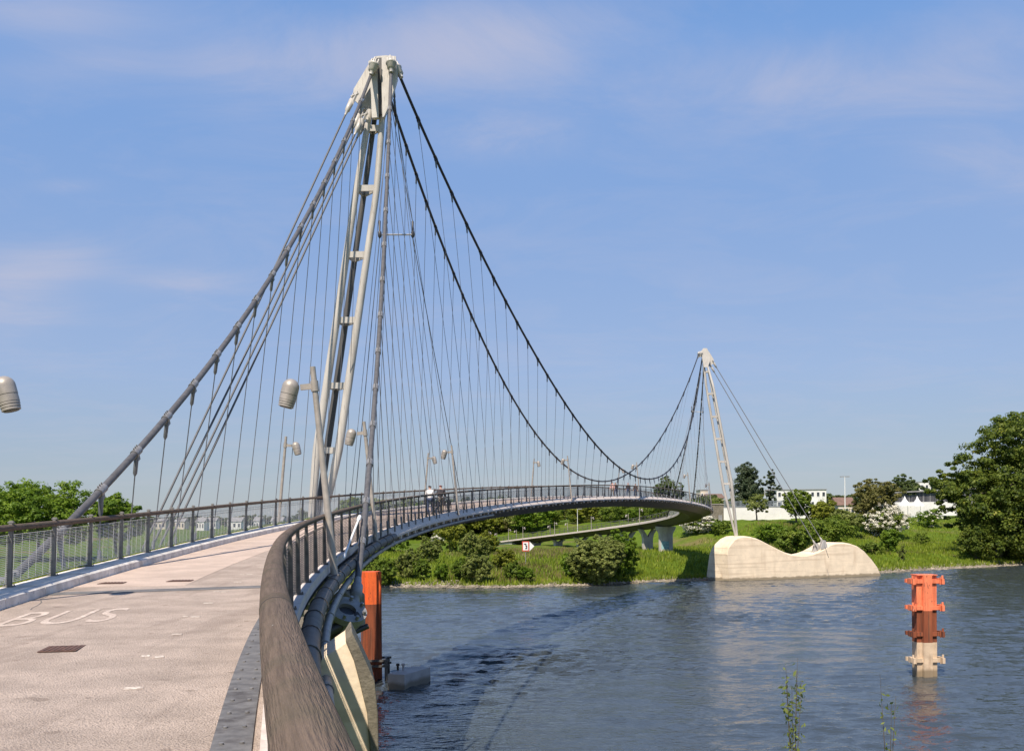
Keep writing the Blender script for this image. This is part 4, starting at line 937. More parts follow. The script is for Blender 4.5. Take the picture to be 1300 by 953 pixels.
bl = [(606,696,739,54,'leafolive','broad low olive bush by the shore in the middle of the left bank'),(640,692,722,44,'leafyellow','yellow green bush left of the white and red river sign'),(535,706,737,32,'leaf','small dark green shrub on the shore right of the orange pile'),(618,668,704,46,'leafyellow','yellowish shrub high on the left bank below the bridge deck'),(488,702,744,52,'leaf','dark bush on the waterline right beside the orange pile'),(518,688,735,46,'leafolive','olive bush uphill right of the orange pile'),(500,664,702,56,'leafbright','bright bush low under the curve of the deck near the orange pile'),
 (546,674,714,44,'leafolive','olive bush in the middle of the overgrown left bank'),(572,656,702,56,'leafyellow','yellow green bush just below the deck edge on the left bank'),(602,666,713,60,'leafolive','largest olive bush of the left bank slope'),
 (584,703,736,30,'leaf','small dark shrub between larger ones on the left shore'),
 (561,711,738,27,'leafbright','small fresh green shrub near the stones of the left shore'),(652,707,737,40,'leaf','shrub at the shore below the river sign'),
 (632,655,676,48,'leafbrown','brownish rounded bush left of the low ramp end'),(584,646,670,56,'leafyellow','yellowish bush close under the deck edge'),
 (668,716,739,30,'leafbright','low fresh green shrub right of the river sign foot'),(470,690,740,40,'leaf','bush behind the orange pile')]
for x, yt, yb, w_, m_, lab in bl: plant_px('shrub', lab, 'shrub', x, yt+.18*(yb-yt), w_*.72, 'bush', int(1400+55*w_), .28, M[m_], yb=yb, k=10, tuft=.25)
plant_px('hawthorn', 'small white blossoming bush on the left bank slope', 'shrub', 556, 676, 17, 'bush', 700, .28, M['leaf'], yb=690, flowers=2600, k=7)
# trees far left, beyond the railing
plant_px('broadleaf_tree', 'larger round tree behind the left railing at the left border', 'tree', 48, 612, 118, 'round', 16000, .40, M['leafbright'], D=190, k=16)
plant_px('broadleaf_tree', 'smaller round tree behind the left railing right of the larger one', 'tree', 146, 628, 68, 'round', 9000, .38, M['leafbright'], D=192, k=13)
plant_px('broadleaf_tree', 'tree cut by the left border beside the larger round tree', 'tree', -28, 622, 90, 'round', 8000, .42, M['leaf'], D=200, k=13)
plant_px('broadleaf_tree', 'tree seen through the left railing just left of the pylon foot', 'tree', 386, 646, 34, 'round', 3000, .42, M['leaffar'], D=260, k=9)
# woods behind the lower ramp: three kinds copied
GW = 'trees of the wood behind the lower ramp'; lw = 'green tree within the dense wood behind the lower ramp'
protos = [plant('broadleaf_tree', lw, 'tree', (0,0,0), 11, 9, 'bush', 3600, .46, M[m_], group=GW, k=14) for m_ in ('leaf', 'leafbright', 'leafolive', 'leafyellow')]
cnt = 0
for row, D in enumerate((296, 312, 330, 352, 380)):
    for x in np.arange(452+rng.uniform(0, 12), 905, 27-row*1.5):
        xx = x+rng.uniform(-8, 8); DD = D+rng.uniform(-8, 8)
        if DD < 316 and xx < 668: DD += 22
        if xx > 700 and DD < 330 and xx < 900: DD += 14
        X = ray(xx, 660)[0]*DD; g = gz(X, DD)
        o = protos[cnt % 4] if cnt < 4 else copy_tree(protos[int(rng.choice([0, 0, 1, 2, 2, 3]))])
        yt = rng.uniform(632, 648)-1.5*row*.5; zt = EYE+ray(xx, yt)[1]*DD; k = max(.45, (zt-g)/9.)
        o.location = (X, DD, g-.2); o.scale = (k*rng.uniform(.9, 1.5), k*1.2, k); o.rotation_euler.z = rng.uniform(0, 6.28); cnt += 1
GD = 'distant hedge trees beyond the left railing'; lf = 'low distant tree on the horizon seen through the left railing'
for i, x in enumerate(np.arange(170, 452, 13.5)):
    D = rng.uniform(560, 760); X = ray(x, 660)[0]*D; h = rng.uniform(6.5, 9.5)
    if i == 0: q0 = plant('broadleaf_tree', lf, 'tree', (0,0,0), 12, 8, 'round', 1500, .9, M['leaffar'], group=GD, k=8); o = q0
    else: o = copy_tree(q0)
    o.location = (X, D, gz(X, D)-.3); o.scale = (h/8*rng.uniform(1, 1.6), h/8*1.2, h/8); o.rotation_euler.z = rng.uniform(0, 6.28)
GE = 'distant trees behind the far dyke'; le = 'distant tree behind the far dyke, barely above the wall and houses'
for i, (x, yt, D) in enumerate(((893, 628, 420), (925, 632, 430), (1033, 628, 420), (1062, 626, 430), (1082, 628, 440), (1100, 622, 470), (1150, 616, 520), (1040, 640, 330), (1090, 636, 340), (1200, 606, 420), (1225, 600, 430), (1250, 600, 420), (1280, 600, 430), (1310, 600, 430))):
    X = ray(x, 650)[0]*D; g = gz(X, D); h = EYE+ray(x, yt)[1]*D-g
    if i == 0: q1 = plant('broadleaf_tree', le, 'tree', (0,0,0), 10, 8, 'round', 2200, .6, M['leaffar'], group=GE, k=9); o = q1
    else: o = copy_tree(q1)
    o.location = (X, D, g-.2); o.scale = (h/8*1.15, h/8, h/8); o.rotation_euler.z = i*1.1
# grass, dry grass, stones
def blades(name, n, fn, m_, hmin, hmax, wd):
    P = np.empty((n, 3)); Hh = rng.uniform(hmin, hmax, n)
    for i in range(n): P[i] = fn()
    a = rng.uniform(0, 6.28, n); u = np.stack([np.cos(a), np.sin(a), np.zeros(n)], 1)*(wd*rng.uniform(.6, 1.4, n))[:, None]
    tip = P+np.stack([rng.normal(0, .25, n)*Hh, rng.normal(0, .25, n)*Hh, Hh], 1)
    V = np.stack([P-u, P+u, tip], 1).reshape(-1, 3); me = bpy.data.meshes.new(name); me.vertices.add(3*n); me.vertices.foreach_set('co', V.ravel())
    me.loops.add(3*n); me.loops.foreach_set('vertex_index', np.arange(3*n, dtype=np.int32)); me.polygons.add(n)
    me.polygons.foreach_set('loop_start', np.arange(0, 3*n, 3, dtype=np.int32)); me.polygons.foreach_set('loop_total', np.full(n, 3, dtype=np.int32))
    me.materials.append(m_); me.update(calc_edges=True); me.validate()
    o = bpy.data.objects.new(name, me); col.objects.link(o); return o
def on_bank(lo, hi, pw=1.6, x0=-40, x1=125):
    def f():
        X = rng.uniform(x0, x1); d = lo+(hi-lo)*rng.uniform()**pw; Y = Yw(X)+d; return (X, Y, gz(X, Y)-.03)
    return f
tag(blades('tall_grass', 60000, on_bank(.9, 70), M['grassblade'], .25, .85, .10), 'green meadow grass covering the far river bank', 'grass', kind='stuff')
def dry():
    while True:
        x = rng.uniform(560, 1180); X = ray(x, 690)[0]*200; d = rng.uniform(2.5, 75); Y = Yw(X)+d; X = ray(x, 690)[0]*Y
        v = math.sin(X*.11+1)+math.sin(Y*.17+X*.05)+rng.normal()*.5
        if v > .9 or (640 < x < 745 and 45 < d < 80): return (X, Y, gz(X, Y)-.03)
tag(blades('dry_grass', 14000, dry, M['dryblade'], .3, .9, .07), 'dry straw coloured grass in patches on the far bank', 'grass', kind='stuff')
mb = MB()
for i in range(5200):
    X = rng.uniform(-45, 128); d = rng.uniform(-.6, 2.2)*(.35 if -8 < X < 34 else 1)+.1
    if -8 < X < 34 and rng.uniform() < .5: continue
    Y = Yw(X)+d; r_ = rng.uniform(.10, .30)*(1.2 if rng.uniform() < .1 else 1)
    c_ = Vector((X, Y, gz(X, Y)+r_*.15)); q = [Vector((rng.uniform(.6, 1.2)*r_*a, rng.uniform(.6, 1.2)*r_*b, rng.uniform(.5, .9)*r_*e)) for a, b, e in ((1,0,0),(0,1,0),(-1,0,0),(0,-1,0),(0,0,1))]
    mb.add([c_+p for p in q], [(0,1,4),(1,2,4),(2,3,4),(3,0,4)])
tag(mb.build('shore_stones', M['stone'], recalc=False), 'light stones lining the waterline of the far bank', 'stones', kind='stuff')
def weeds():
    sv = rng.uniform(S(12), S(60)); p = B(sv, W+.12+abs(rng.normal(0, .10)), .12); return (p.x, p.y, p.z)
tag(blades('kerb_weeds', 9000, weeds, M['grassblade'], .04, .20, .018), 'small weeds growing along the outer side of the left kerb', 'weeds', kind='stuff')
tag(blades('near_grass', 26000, lambda: (lambda X, Y: (X, Y, gn(X, Y)-.02))(rng.uniform(-45, -11), rng.uniform(4, 58)), M['grassblade'], .3, .8, .06), 'grass on the near bank below the left railing', 'grass', kind='stuff')
# thin sprigs on the near bank, tips in front of the river
for x, yt, D, lab, n in ((1006, 836, 27, 'thin leafy sprig rising at the bottom edge left of the river pile', 170), (1127, 856, 27, 'short sprig at the bottom edge just left of the river pile foot', 90)):
    a = ray(x, yt)[0]; b = Vector((a*D, D, gn(a*D, D)-.1)); t = at(x, yt, D); r = thing('sapling', lab, 'plant', b); mb = MB(); P = []; h = t.z-b.z
    for k in range(7 if n > 100 else 3):
        e = Vector((rng.uniform(-.34, .34), rng.uniform(-.3, .3), h*(1 if k == 0 else rng.uniform(.80, .96)))); mb.tube([(0,0,0), e*.5+Vector((0,0,.1)), e], [.016, .010, .004], 5)
        for j in range(n//6): u = rng.uniform(.42, 1); P.append(e*u+Vector(rng.normal(0, .075, 3)))
    mb.build('stem', M['bark'], r, local=True)
    P = np.array([list(p) for p in P]); Nn = rng.normal(size=P.shape); Nn /= np.linalg.norm(Nn, axis=1)[:, None]; link_mesh('leaves', leaf_mesh('leaves', P, Nn, .075, M['leafolive'], 2.2), r)

# ================================================================ BUILDINGS ON THE FAR SIDE
def building(name, label, x0, x1, yt, D, depth, wall, zb=None, floors=2, cols=4, gable=None, roofm='roofgrey', cat='building', group=None, win=True):
    a = at(x0, yt, D); b = at(x1, yt, D); zb = gz((a.x+b.x)/2, D)-.3 if zb is None else zb
    w, h = b.x-a.x, a.z-zb; c_ = Vector(((a.x+b.x)/2, D+depth/2, zb)); r = thing(name, label, cat, c_, group)
    mb = MB(); mb.box(c_+Vector((0,0,h/2)), (w, depth, h)); mb.build('wall', M[wall], r)
    mb = MB()
    if gable:
        x_, y_ = w/2+.4, depth/2+.4; o = c_+Vector((0,0,h)); mb.prism([o+Vector((-x_, -y_, -.05)), o+Vector((-x_, y_, -.05)), o+Vector((-x_, 0, gable))], (2*x_, 0, 0))
    else: mb.box(c_+Vector((0,0,h+.15)), (w+.5, depth+.5, .3))
    mb.build('roof', M[roofm], r)
    if win:
        for i in range(floors):
            for j in range(cols):
                ww, hh = w/cols*.55, h/floors*.5; mb = MB(); x = c_.x-w/2+w*(j+.5)/cols; z = zb+h*(i+.55)/floors
                mb.box((x, D-.03, z), (ww, .1, hh)); wn = mb.build('window', M['white'], r)
                mb = MB(); mb.box((x, D-.07, z), (ww*.84, .08, hh*.84)); q = mb.build('pane', M['glass'], r); q.parent = wn; 
    return r
building('apartment_block', 'long white flat roofed block behind the stays', 986, 1049, 622, 400, 14, 'housewhite', floors=3, cols=9)
building('house', 'pale house with a reddish roof behind the far pylon', 899, 919, 632, 450, 12, 'housecream', floors=1, cols=4, gable=2., roofm='roofred')
building('house', 'brown roofed house beside the floodlight mast', 1064, 1086, 641, 330, 9, 'housecream', floors=1, cols=3, gable=2.6, roofm='roofred')
building('apartment_block', 'white distant block rising above the dark clad hall', 1161, 1186, 612, 560, 14, 'housewhite', floors=3, cols=4)
building('house', 'small flat topped building behind the end of the deck', 889, 899, 622, 460, 10, 'housecream', floors=2, cols=2)
building('house', 'house with an orange pink gable glimpsed below the deck in the wood', 798, 818, 649, 415, 9, 'housecream', floors=1, cols=2, gable=1.4, roofm='roofred')
# the dark clad hall on its white base
a = at(1136, 648, 295); b = at(1236, 648, 295); zt = at(1160, 624, 295).z; zm = at(1160, 637, 295).z
r = thing('sports_hall', 'long hall with dark cladding above a white base, left of the large tree', 'building', ((a.x+b.x)/2, 303, a.z-1.5))
mb = MB(); mb.box(((a.x+b.x)/2, 303, (a.z-1.5+zm)/2), (b.x-a.x+1, 16, zm-a.z+1.5)); mb.build('base_wall', M['housewhite'], r)
mb = MB(); mb.box(((a.x+b.x)/2, 303.4, (zm+zt)/2), (b.x-a.x, 16, zt-zm)); mb.build('cladding', M['glazing'], r)
for k in range(12): mb = MB(); mb.box((a.x+.3+(b.x-a.x-.6)*k/11, 295.35, (zm+zt)/2), (.16, .12, zt-zm-.1)); mb.build('mullion', M['roofgrey'], r)
mb = MB(); mb.prism([(a.x-.7, 294.5, zt-.35), (b.x+.7, 294.5, zt+.6), (b.x+.7, 294.5, zt+.95), (a.x-.7, 294.5, zt-.02)], (0, 17.5, 0)); mb.build('roof', M['roofgrey'], r)
for x, lab in ((1148.5, 'left one of two small white tents before the dark clad hall'), (1164.5, 'right one of two small white tents before the dark clad hall')):
    p = at(x, 638, 291); p.z = gz(p.x, p.y); t = thing('pavilion_tent', lab, 'tent', p); zt_ = at(x, 629.5, 291).z-p.z; mb = MB()
    secs = [[p+Vector((sx*u, sy*u, z)) for sx, sy in ((-1,-1),(1,-1),(1,1),(-1,1))] for u, z in ((1.5, zt_*.55), (.9, zt_*.68), (.35, zt_*.84), (.05, zt_))]
    mb.strip(secs, True, True); mb.build('tent_roof', M['white'], t)
    for sx, sy in ((-1,-1),(1,-1),(1,1),(-1,1)): mb = MB(); mb.tube([p+Vector((sx*1.42, sy*1.42, -.2)), p+Vector((sx*1.42, sy*1.42, zt_*.57))], .06, 6); mb.build('tent_pole', M['white'], t)
# white flood wall with a grey fence on top, and the grey block
wz0, wz1 = at(960, 664, 262).z, at(960, 643.5, 262).z
xa, xb = at(919, 650, 262).x, at(1004, 650, 262).x
r = thing('flood_wall', 'long white wall along the top of the far dyke', 'wall', ((xa+xb)/2, 262.4, wz0))
mb = MB(); mb.box(((xa+xb)/2, 262.4, (wz0-1.5+wz1)/2), (xb-xa, .5, wz1-wz0+1.5)); mb.build('wall_body', M['housewhite'], r)
mb = MB(); mb.box(((xa+xb)/2, 262.0, wz0-.3), (xb-xa+.4, .6, 2.1)); mb.build('wall_plinth', M['housecream'], r)
mb = MB(); mb.box(((xa+xb)/2, 262.4, wz1+.05), (xb-xa+.1, .66, .12)); mb.build('coping', M['roofgrey'], r)
fz = at(960, 636.3, 264).z
r = thing('metal_fence', 'grey barred fence on top of the white flood wall', 'fence', ((xa+xb)/2, 262.4, wz1))
mb = MB()
for k in range(int((xb-xa)/.32)): mb.box((xa+.2+k*.32, 262.4, (wz1+fz)/2+.05), (.13, .05, fz-wz1))
mb.build('bar_infill', M['fencegrey'], r)
mb = MB()
for z in (wz1+.2, fz): mb.box(((xa+xb)/2, 262.4, z), (xb-xa, .12, .14))
mb.build('fence_rail', M['fencegrey'], r)
for k in range(9): mb = MB(); mb.box((xa+.2+(xb-xa-.4)*k/8, 262.4, (wz1+fz)/2+.08), (.18, .16, fz-wz1+.2)); mb.build('post', M['fencegrey'], r)
p0, p1 = at(904, 640, 252), at(919, 640, 252); zb = gz(p0.x, 252)-.5
r = thing('utility_block', 'grey brown flat block beside the outer side of the bend', 'building', ((p0.x+p1.x)/2, 254, zb))
mb = MB(); mb.box(((p0.x+p1.x)/2, 254, (zb+p0.z)/2), (p1.x-p0.x, 3.4, p0.z-zb)); mb.build('block_wall', M['concrete_dark'], r)
mb = MB(); mb.box(((p0.x+p1.x)/2, 254, p0.z+.06), (p1.x-p0.x+.3, 3.7, .14)); mb.build('roof_slab', M['pierconc'], r)
mb = MB(); mb.box(((p0.x+p1.x)/2+.6, 252.27, zb+2.2), (.9, .06, 2.)); mb.build('door', M['roofgrey'], r)
# houses far left beyond the river
GH = 'small distant houses beyond the left railing'; hl = 'small pale distant house low on the horizon beyond the left railing'
for x, wd in ((196, 14), (222, 12), (249, 10), (262, 12), (289, 17), (307, 13), (322, 9), (344, 14)):
    building('house', hl, x, x+wd, 662+rng.uniform(-1.5, 1.0), rng.uniform(500, 620), 9, 'housewhite' if rng.uniform() < .6 else 'housecream', floors=1, cols=3, gable=2.2, roofm='roofgrey', group=GH)
# masts and lamps on the far dyke
def mast(name, label, x, yt, D, heads, r0):
    a = ray(x, yt)[0]*D; b = Vector((a, D, gz(a, D)-.1)); zt_ = at(x, yt, D).z; r = thing(name, label, 'street lamp', b); mb = MB()
    mb.tube([b, (b.x, b.y, zt_)], [r0, r0*.6], 10); mb.build('mast', M['white'], r)
    for s_ in heads: mb = MB(); mb.box((b.x+s_*.75, b.y, zt_+.05), (1.1, .5, .22)); mb.tube([(b.x, b.y, zt_-.1), (b.x+s_*.5, b.y, zt_+.03)], .05, 6); mb.build('lamp_head', M['roofgrey'], r)
mast('floodlight_mast', 'tall pale mast with two flat lamp heads above the willow bushes', 1072.5, 605, 286, (-1, 1), .16)
mast('street_lamp', 'white lamp post in front of the sparse poplar', 971, 622, 270, (1,), .09)
mast('street_lamp', 'white lamp post at the left end of the long white block', 986.5, 622, 274, (-1,), .09)
mast('street_lamp', 'taller pole above the ramp lamps in front of the wood', 733, 646, 292, (1,), .10)

# ================================================================ RIVER SIGN
p = ground_hit(667.5, 717); r = thing('river_sign', 'white square river sign with red border and black hooked symbol, white triangle beside it', 'sign', p)
k = p.y/F; zc = at(667.5, 693, p.y).z; x0, y0 = p.x, p.y
mb = MB(); mb.tube([p-Vector((0,0,.3)), (x0, y0, zc)], .07, 8); mb.build('sign_post', M['bolt'], r)
hw, hh = 4.4*k, 6.3*k
mb = MB(); mb.box((x0, y0-.12, zc), (hw*2, .06, hh*2)); mb.build('red_border', M['red'], r)
mb = MB(); mb.box((x0, y0-.156, zc), (hw*2*.74, .02, hh*2*.80)); mb.build('white_panel', M['white'], r)
mb = MB()
pts = [(-.42, .55), (.10, .55), (.10, .05), (.38, .05), (.38, -.55), (-.02, -.55)]
for i in range(len(pts)-1):
    (a_, b_), (c_, d_) = pts[i], pts[i+1]; w_ = .17*k*6
    mb.box((x0+(a_+c_)/2*hw*.8, y0-.175, zc+(b_+d_)/2*hh*.8), (abs(c_-a_)*hw*.8+.16, .016+.001*i, abs(d_-b_)*hh*.8+.16))
mb.build('black_symbol', M['black'], r)
mb = MB(); mb.prism([(x0+hw*1.12, y0-.10, zc+hh*.95), (x0+hw*1.12, y0-.10, zc-hh*.95), (x0+hw*2.5, y0-.10, zc)], (0, .05, 0)); mb.build('white_triangle', M['white'], r)
mb = MB(); mb.box((x0+hw*.9, y0-.06, zc), (hw*1.2, .05, .10)); mb.build('bracket', M['bolt'], r)

# ================================================================ PEOPLE AND BICYCLES
def skin(verts, edges, rad, sub=1):
    me = bpy.data.meshes.new('tmp'); me.from_pydata(verts, edges, []); o = bpy.data.objects.new('tmp', me); col.objects.link(o)
    md = o.modifiers.new('s', 'SKIN'); md.use_smooth_shade = True; sb = o.modifiers.new('u', 'SUBSURF'); sb.levels = sub; sb.render_levels = sub
    for i, r_ in enumerate(rad):
        v = me.skin_vertices[0].data[i]; v.radius = (r_, r_) if not isinstance(r_, tuple) else r_; v.use_root = i == 0
    bpy.context.view_layer.update()
    out = bpy.data.meshes.new_from_object(o.evaluated_get(bpy.context.evaluated_depsgraph_get())); bpy.data.objects.remove(o); return out
def person(label, loc, rz, top, legs, hair, arms='bar', stride=.25, h=1.75, group=None):
    r = thing('person', label, 'person', loc, group, rz); k = h/1.78
    V, Ed, Rd = [], [], []
    def add(p, rr, par=None):
        V.append(tuple(q*k for q in p)); Rd.append(rr*k if not isinstance(rr, tuple) else tuple(q*k for q in rr))
        if par is not None: Ed.append((par, len(V)-1))
        return len(V)-1
    pel = add((0,0,.96), (.14,.10)); sp = add((0,0,1.16), (.13,.095), pel); ch = add((0,.01,1.36), (.16,.105), sp); nk = add((0,.02,1.51), .052, ch); hd = add((0,.035,1.60), .078, nk); ht = add((0,.03,1.70), .092, hd)
    J = {}
    for s_ in (-1, 1):
        sh = add((.18*s_, 0, 1.42), .058, ch)
        if arms == 'bar': el, wr = (.25*s_, .10, 1.18), (.22*s_, .36, 1.06)
        else: el, wr = (.24*s_, -.03+.05*s_*stride, 1.15), (.25*s_, .08+.3*s_*stride, .92)
        e = add(el, .043, sh); w_ = add(wr, .029, e); d = (Vector(wr)-Vector(el)).normalized(); pm = add(tuple(Vector(wr)+d*.08), (.038,.02), w_)
        for f_ in range(4):
            b_ = Vector(wr)+d*(.15-.008*abs(f_-1.2))+Vector((0, 0, .028-.018*f_)) if arms == 'bar' else Vector(wr)+d*(.15-.008*abs(f_-1.2))+Vector((0, .028-.018*f_, 0))
            q = add(tuple(b_), .0085, pm); add(tuple(b_+d*.02+Vector((-.012*s_, 0, -.03))), .0075, q)
        q = add(tuple(Vector(wr)+d*.07+Vector((-.035*s_, .015, .01))), .010, w_)
        hp = add((.095*s_, 0, .90), .088, pel); y = stride*s_
        kn = add((.10*s_, y*.55+.04, .50), .060, hp); an = add((.10*s_, y-.06, .085), .040, kn); add((.11*s_, y+.10, .035), .038, an)
        J[s_] = (sh, e, w_, hp, kn, an)
    me = skin(V, Ed, Rd, 1); me.materials.append(M['skin']); body = link_mesh('body', me, r)
    mb = MB(); c_ = Vector((0, .035, 1.655))*k
    mb.tube([c_+Vector((0,.08,.03))*k, c_+Vector((0,.115,-.005))*k], [.010*k, .019*k], 6)
    for s_ in (-1, 1):
        mb.tube([c_+Vector((.088*s_, -.005, .03))*k, c_+Vector((.098*s_, -.012, -.03))*k], [.022*k, .014*k], 6)
        mb.tube([c_+Vector((.033*s_, .086, .025))*k, c_+Vector((.033*s_, .094, .025))*k], .011*k, 6, 1)
    mb.tube([c_+Vector((-.028, .090, -.052))*k, c_+Vector((.028, .090, -.052))*k], .008*k, 6, 2)
    mb.build('face', [M['skin'], M['black'], M['red']], r, local=True)
    # garments follow the same joints, a little fuller
    def garment(name, ids, grow, m_, ends=None, collar=False):
        mp = {i: n for n, i in enumerate(ids)}; vv = [V[i] for i in ids]; ee = [(mp[a], mp[b]) for a, b in Ed if a in mp and b in mp]
        rr = [tuple(q+grow for q in Rd[i]) if isinstance(Rd[i], tuple) else Rd[i]+grow for i in ids]
        if ends:
            for i, t in ends.items(): vv[mp[i]] = tuple(Vector(V[i]).lerp(Vector(V[t]), .12))
        if collar:
            c0_ = ids.index(ch); vv.append(tuple(Vector((0, .012, 1.475))*k)); rr.append(.088*k); ee.append((c0_, len(vv)-1))
            for s_ in (-1, 1): vv.append(tuple(Vector((.11*s_, .004, 1.445))*k)); rr.append(.085*k); ee.append((c0_, len(vv)-1))
        g = skin(vv, ee, rr, 1); g.materials.append(m_); link_mesh(name, g, r)
    garment('jacket', [sp, pel, ch, J[-1][0], J[-1][1], J[-1][2], J[1][0], J[1][1], J[1][2]], .036, top, {J[-1][2]: J[-1][1], J[1][2]: J[1][1]}, True)
    garment('trousers', [pel, J[-1][3], J[-1][4], J[-1][5], J[1][3], J[1][4], J[1][5]], .020, legs)
    hm = skin([tuple(Vector((0, -.010, 1.655))*k), tuple(Vector((0, .008, 1.73))*k)], [(0, 1)], [.122*k, .118*k], 1); hm.materials.append(hair); link_mesh('hair', hm, r)
    for s_ in (-1, 1):
        a_ = Vector(V[J[s_][5]]); mb = MB(); mb.tube([a_+Vector((0,-.07,-.045)), a_+Vector((0,.05,-.035)), a_+Vector((0,.17,-.055)), a_+Vector((0,.20,-.06))], [.05,.055,.042,.02], 8); mb.build('shoe', M['black'], r, local=True)
    return r
def bicycle(label, loc, rz):
    r = thing('bicycle', label, 'bicycle', loc, None, rz)
    def bl(mb, name, m_, par=None): q = mb.build(name, m_, r, local=True); q.parent = par or r; return q
    for y in (-.52, .52):
        mb = MB(); c_ = Vector((0, y, .345)); mb.tube([c_+Vector((0, math.cos(t)*.33, math.sin(t)*.33)) for t in np.linspace(0, 2*math.pi, 25)], .019, 6, cap=False); w_ = bl(mb, 'wheel', M['rubber'])
        mb = MB()
        for j in range(12): t = j*math.pi/6; mb.tube([c_, c_+Vector((0, math.cos(t)*.32, math.sin(t)*.32))], .003, 3)
        mb.tube([c_-Vector((.05,0,0)), c_+Vector((.05,0,0))], .025, 8); bl(mb, 'spokes', M['bolt'], w_)
    bb, st, hd, hl = Vector((0,-.08,.29)), Vector((0,-.22,.78)), Vector((0,.36,.80)), Vector((0,.40,.66)); mb = MB()
    for a_, b_ in ((bb, st), (st, hd), (bb, hl), (hd, hl), (hl, Vector((0,.52,.345))), (bb, Vector((0,-.52,.345))), (st, Vector((0,-.52,.345)))): mb.tube([a_, b_], .018, 8)
    bl(mb, 'frame', M['black'])
    mb = MB(); mb.tube([st, st+Vector((0,-.04,.14))], .014, 8); mb.prism([st+Vector((-.03,.12,.13)), st+Vector((.03,.12,.13)), st+Vector((.08,-.16,.15)), st+Vector((-.08,-.16,.15))], (0,0,.05)); bl(mb, 'saddle', M['black'])
    mb = MB(); mb.tube([hd, hd+Vector((0,-.02,.18))], .014, 8); mb.tube([hd+Vector((-.29,-.12,.20)), hd+Vector((-.14,.0,.19)), hd+Vector((.14,.0,.19)), hd+Vector((.29,-.12,.20))], .014, 8); bl(mb, 'handlebar', M['bolt'])
    mb = MB(); mb.tube([bb-Vector((.08,0,0)), bb+Vector((.08,0,0))], .06, 12); mb.box(bb+Vector((.12,.0,-.14)), (.09,.08,.02)); mb.box(bb+Vector((-.12,.0,.14)), (.09,.08,.02)); bl(mb, 'pedals', M['bolt'])
    mb = MB(); mb.box(Vector((.16,-.48,.56)), (.12,.32,.30)); mb.box(Vector((-.16,-.48,.56)), (.12,.32,.30)); mb.box(Vector((0,-.46,.73)), (.14,.40,.02)); bl(mb, 'pannier_bag', M['darkjacket'])
def walk(Y, l, dz=.01):
    sv = S(Y); return B(sv, l, dz), heading(sv)-math.pi/2
p, h = walk(61.6, 1.0); person('person in a white shirt and blue jeans pushing a bicycle away along the right railing', p, h, M['whiteshirt'], M['jeans'], M['hairdark'])
q, h = walk(62.0, .62); bicycle('bicycle pushed beside the person in the white shirt', q, h)
p, h = walk(64.0, .85); person('person in a dark jacket and red cap walking just ahead of the one in white', p, h, M['darkjacket'], M['beige'], M['hairred'])
q, h = walk(64.5, .47); bicycle('bicycle pushed beside the person in the dark jacket', q, h)
for Y, l, tp, lg, hr, lab in ((117, 1.6, 'pinkshirt', 'beige', 'hairdark', 'distant person in a pale pink top, leftmost of the far walkers'), (119, 1.9, 'darkjacket', 'jeans', 'hairdark', 'distant person in dark clothes beside the pale pink one'),
                              (122.5, 1.5, 'darkjacket', 'jeans', 'hairred', 'distant person in a dark jacket right of the middle lamp'), (126, 1.7, 'brownjacket', 'jeans', 'hairdark', 'distant person in a brown jacket, rightmost of the far walkers')):
    p, h = walk(Y, l); person(lab, p, h+math.pi, M[tp], M[lg], M[hr], arms='free', stride=.22, h=1.72)

# ================================================================ SKY AND SUN
sd = Vector((-.28, -.68, 1)).normalized(); el = math.asin(sd.z); az = math.atan2(sd.x, sd.y)
sun = bpy.data.lights.new('sun', 'SUN'); sun.energy = 5.0; sun.angle = R_(.5); sun.color = (1., .88, .74)
so = bpy.data.objects.new('sun', sun); col.objects.link(so); so.rotation_euler = (-sd).to_track_quat('-Z', 'Y').to_euler(); so.location = (0, -20, 60)
w = bpy.data.worlds.new('World'); sc.world = w; w.use_nodes = True; nt = w.node_tree; N = nt.nodes; L = nt.links
bg = N['Background']; bg.inputs['Strength'].default_value = .12
sk = N.new('ShaderNodeTexSky'); sk.sky_type = 'NISHITA'; sk.sun_disc = False; sk.sun_elevation = el; sk.sun_rotation = az; sk.air_density = 1.1; sk.dust_density = .35; sk.ozone_density = 3.0
tc = N.new('ShaderNodeTexCoord'); sx = N.new('ShaderNodeSeparateXYZ'); L.new(tc.outputs['Generated'], sx.inputs[0])
def mth(op, a, b=None, c_=None):
    m_ = N.new('ShaderNodeMath'); m_.operation = op
    for i, q in enumerate((a, b, c_)):
        if q is None: continue
        if isinstance(q, (int, float)): m_.inputs[i].default_value = q
        else: L.new(q, m_.inputs[i])
    return m_.outputs[0]
zz = mth('MAXIMUM', sx.outputs['Z'], .03); zz = mth('ADD', zz, .10)
cb = N.new('ShaderNodeCombineXYZ'); L.new(mth('DIVIDE', sx.outputs['X'], zz), cb.inputs[0]); L.new(mth('DIVIDE', sx.outputs['Y'], zz), cb.inputs[1])
mp = N.new('ShaderNodeMapping'); mp.inputs['Scale'].default_value = (1.9, 2.6, 1); mp.inputs['Location'].default_value = (1.9, .35, 0); mp.inputs['Rotation'].default_value = (0, 0, .35); L.new(cb.outputs[0], mp.inputs[0])
n1 = N.new('ShaderNodeTexNoise'); n1.inputs['Scale'].default_value = 1.0; n1.inputs['Detail'].default_value = 9; n1.inputs['Roughness'].default_value = .66; n1.inputs['Distortion'].default_value = .6; L.new(mp.outputs[0], n1.inputs['Vector'])
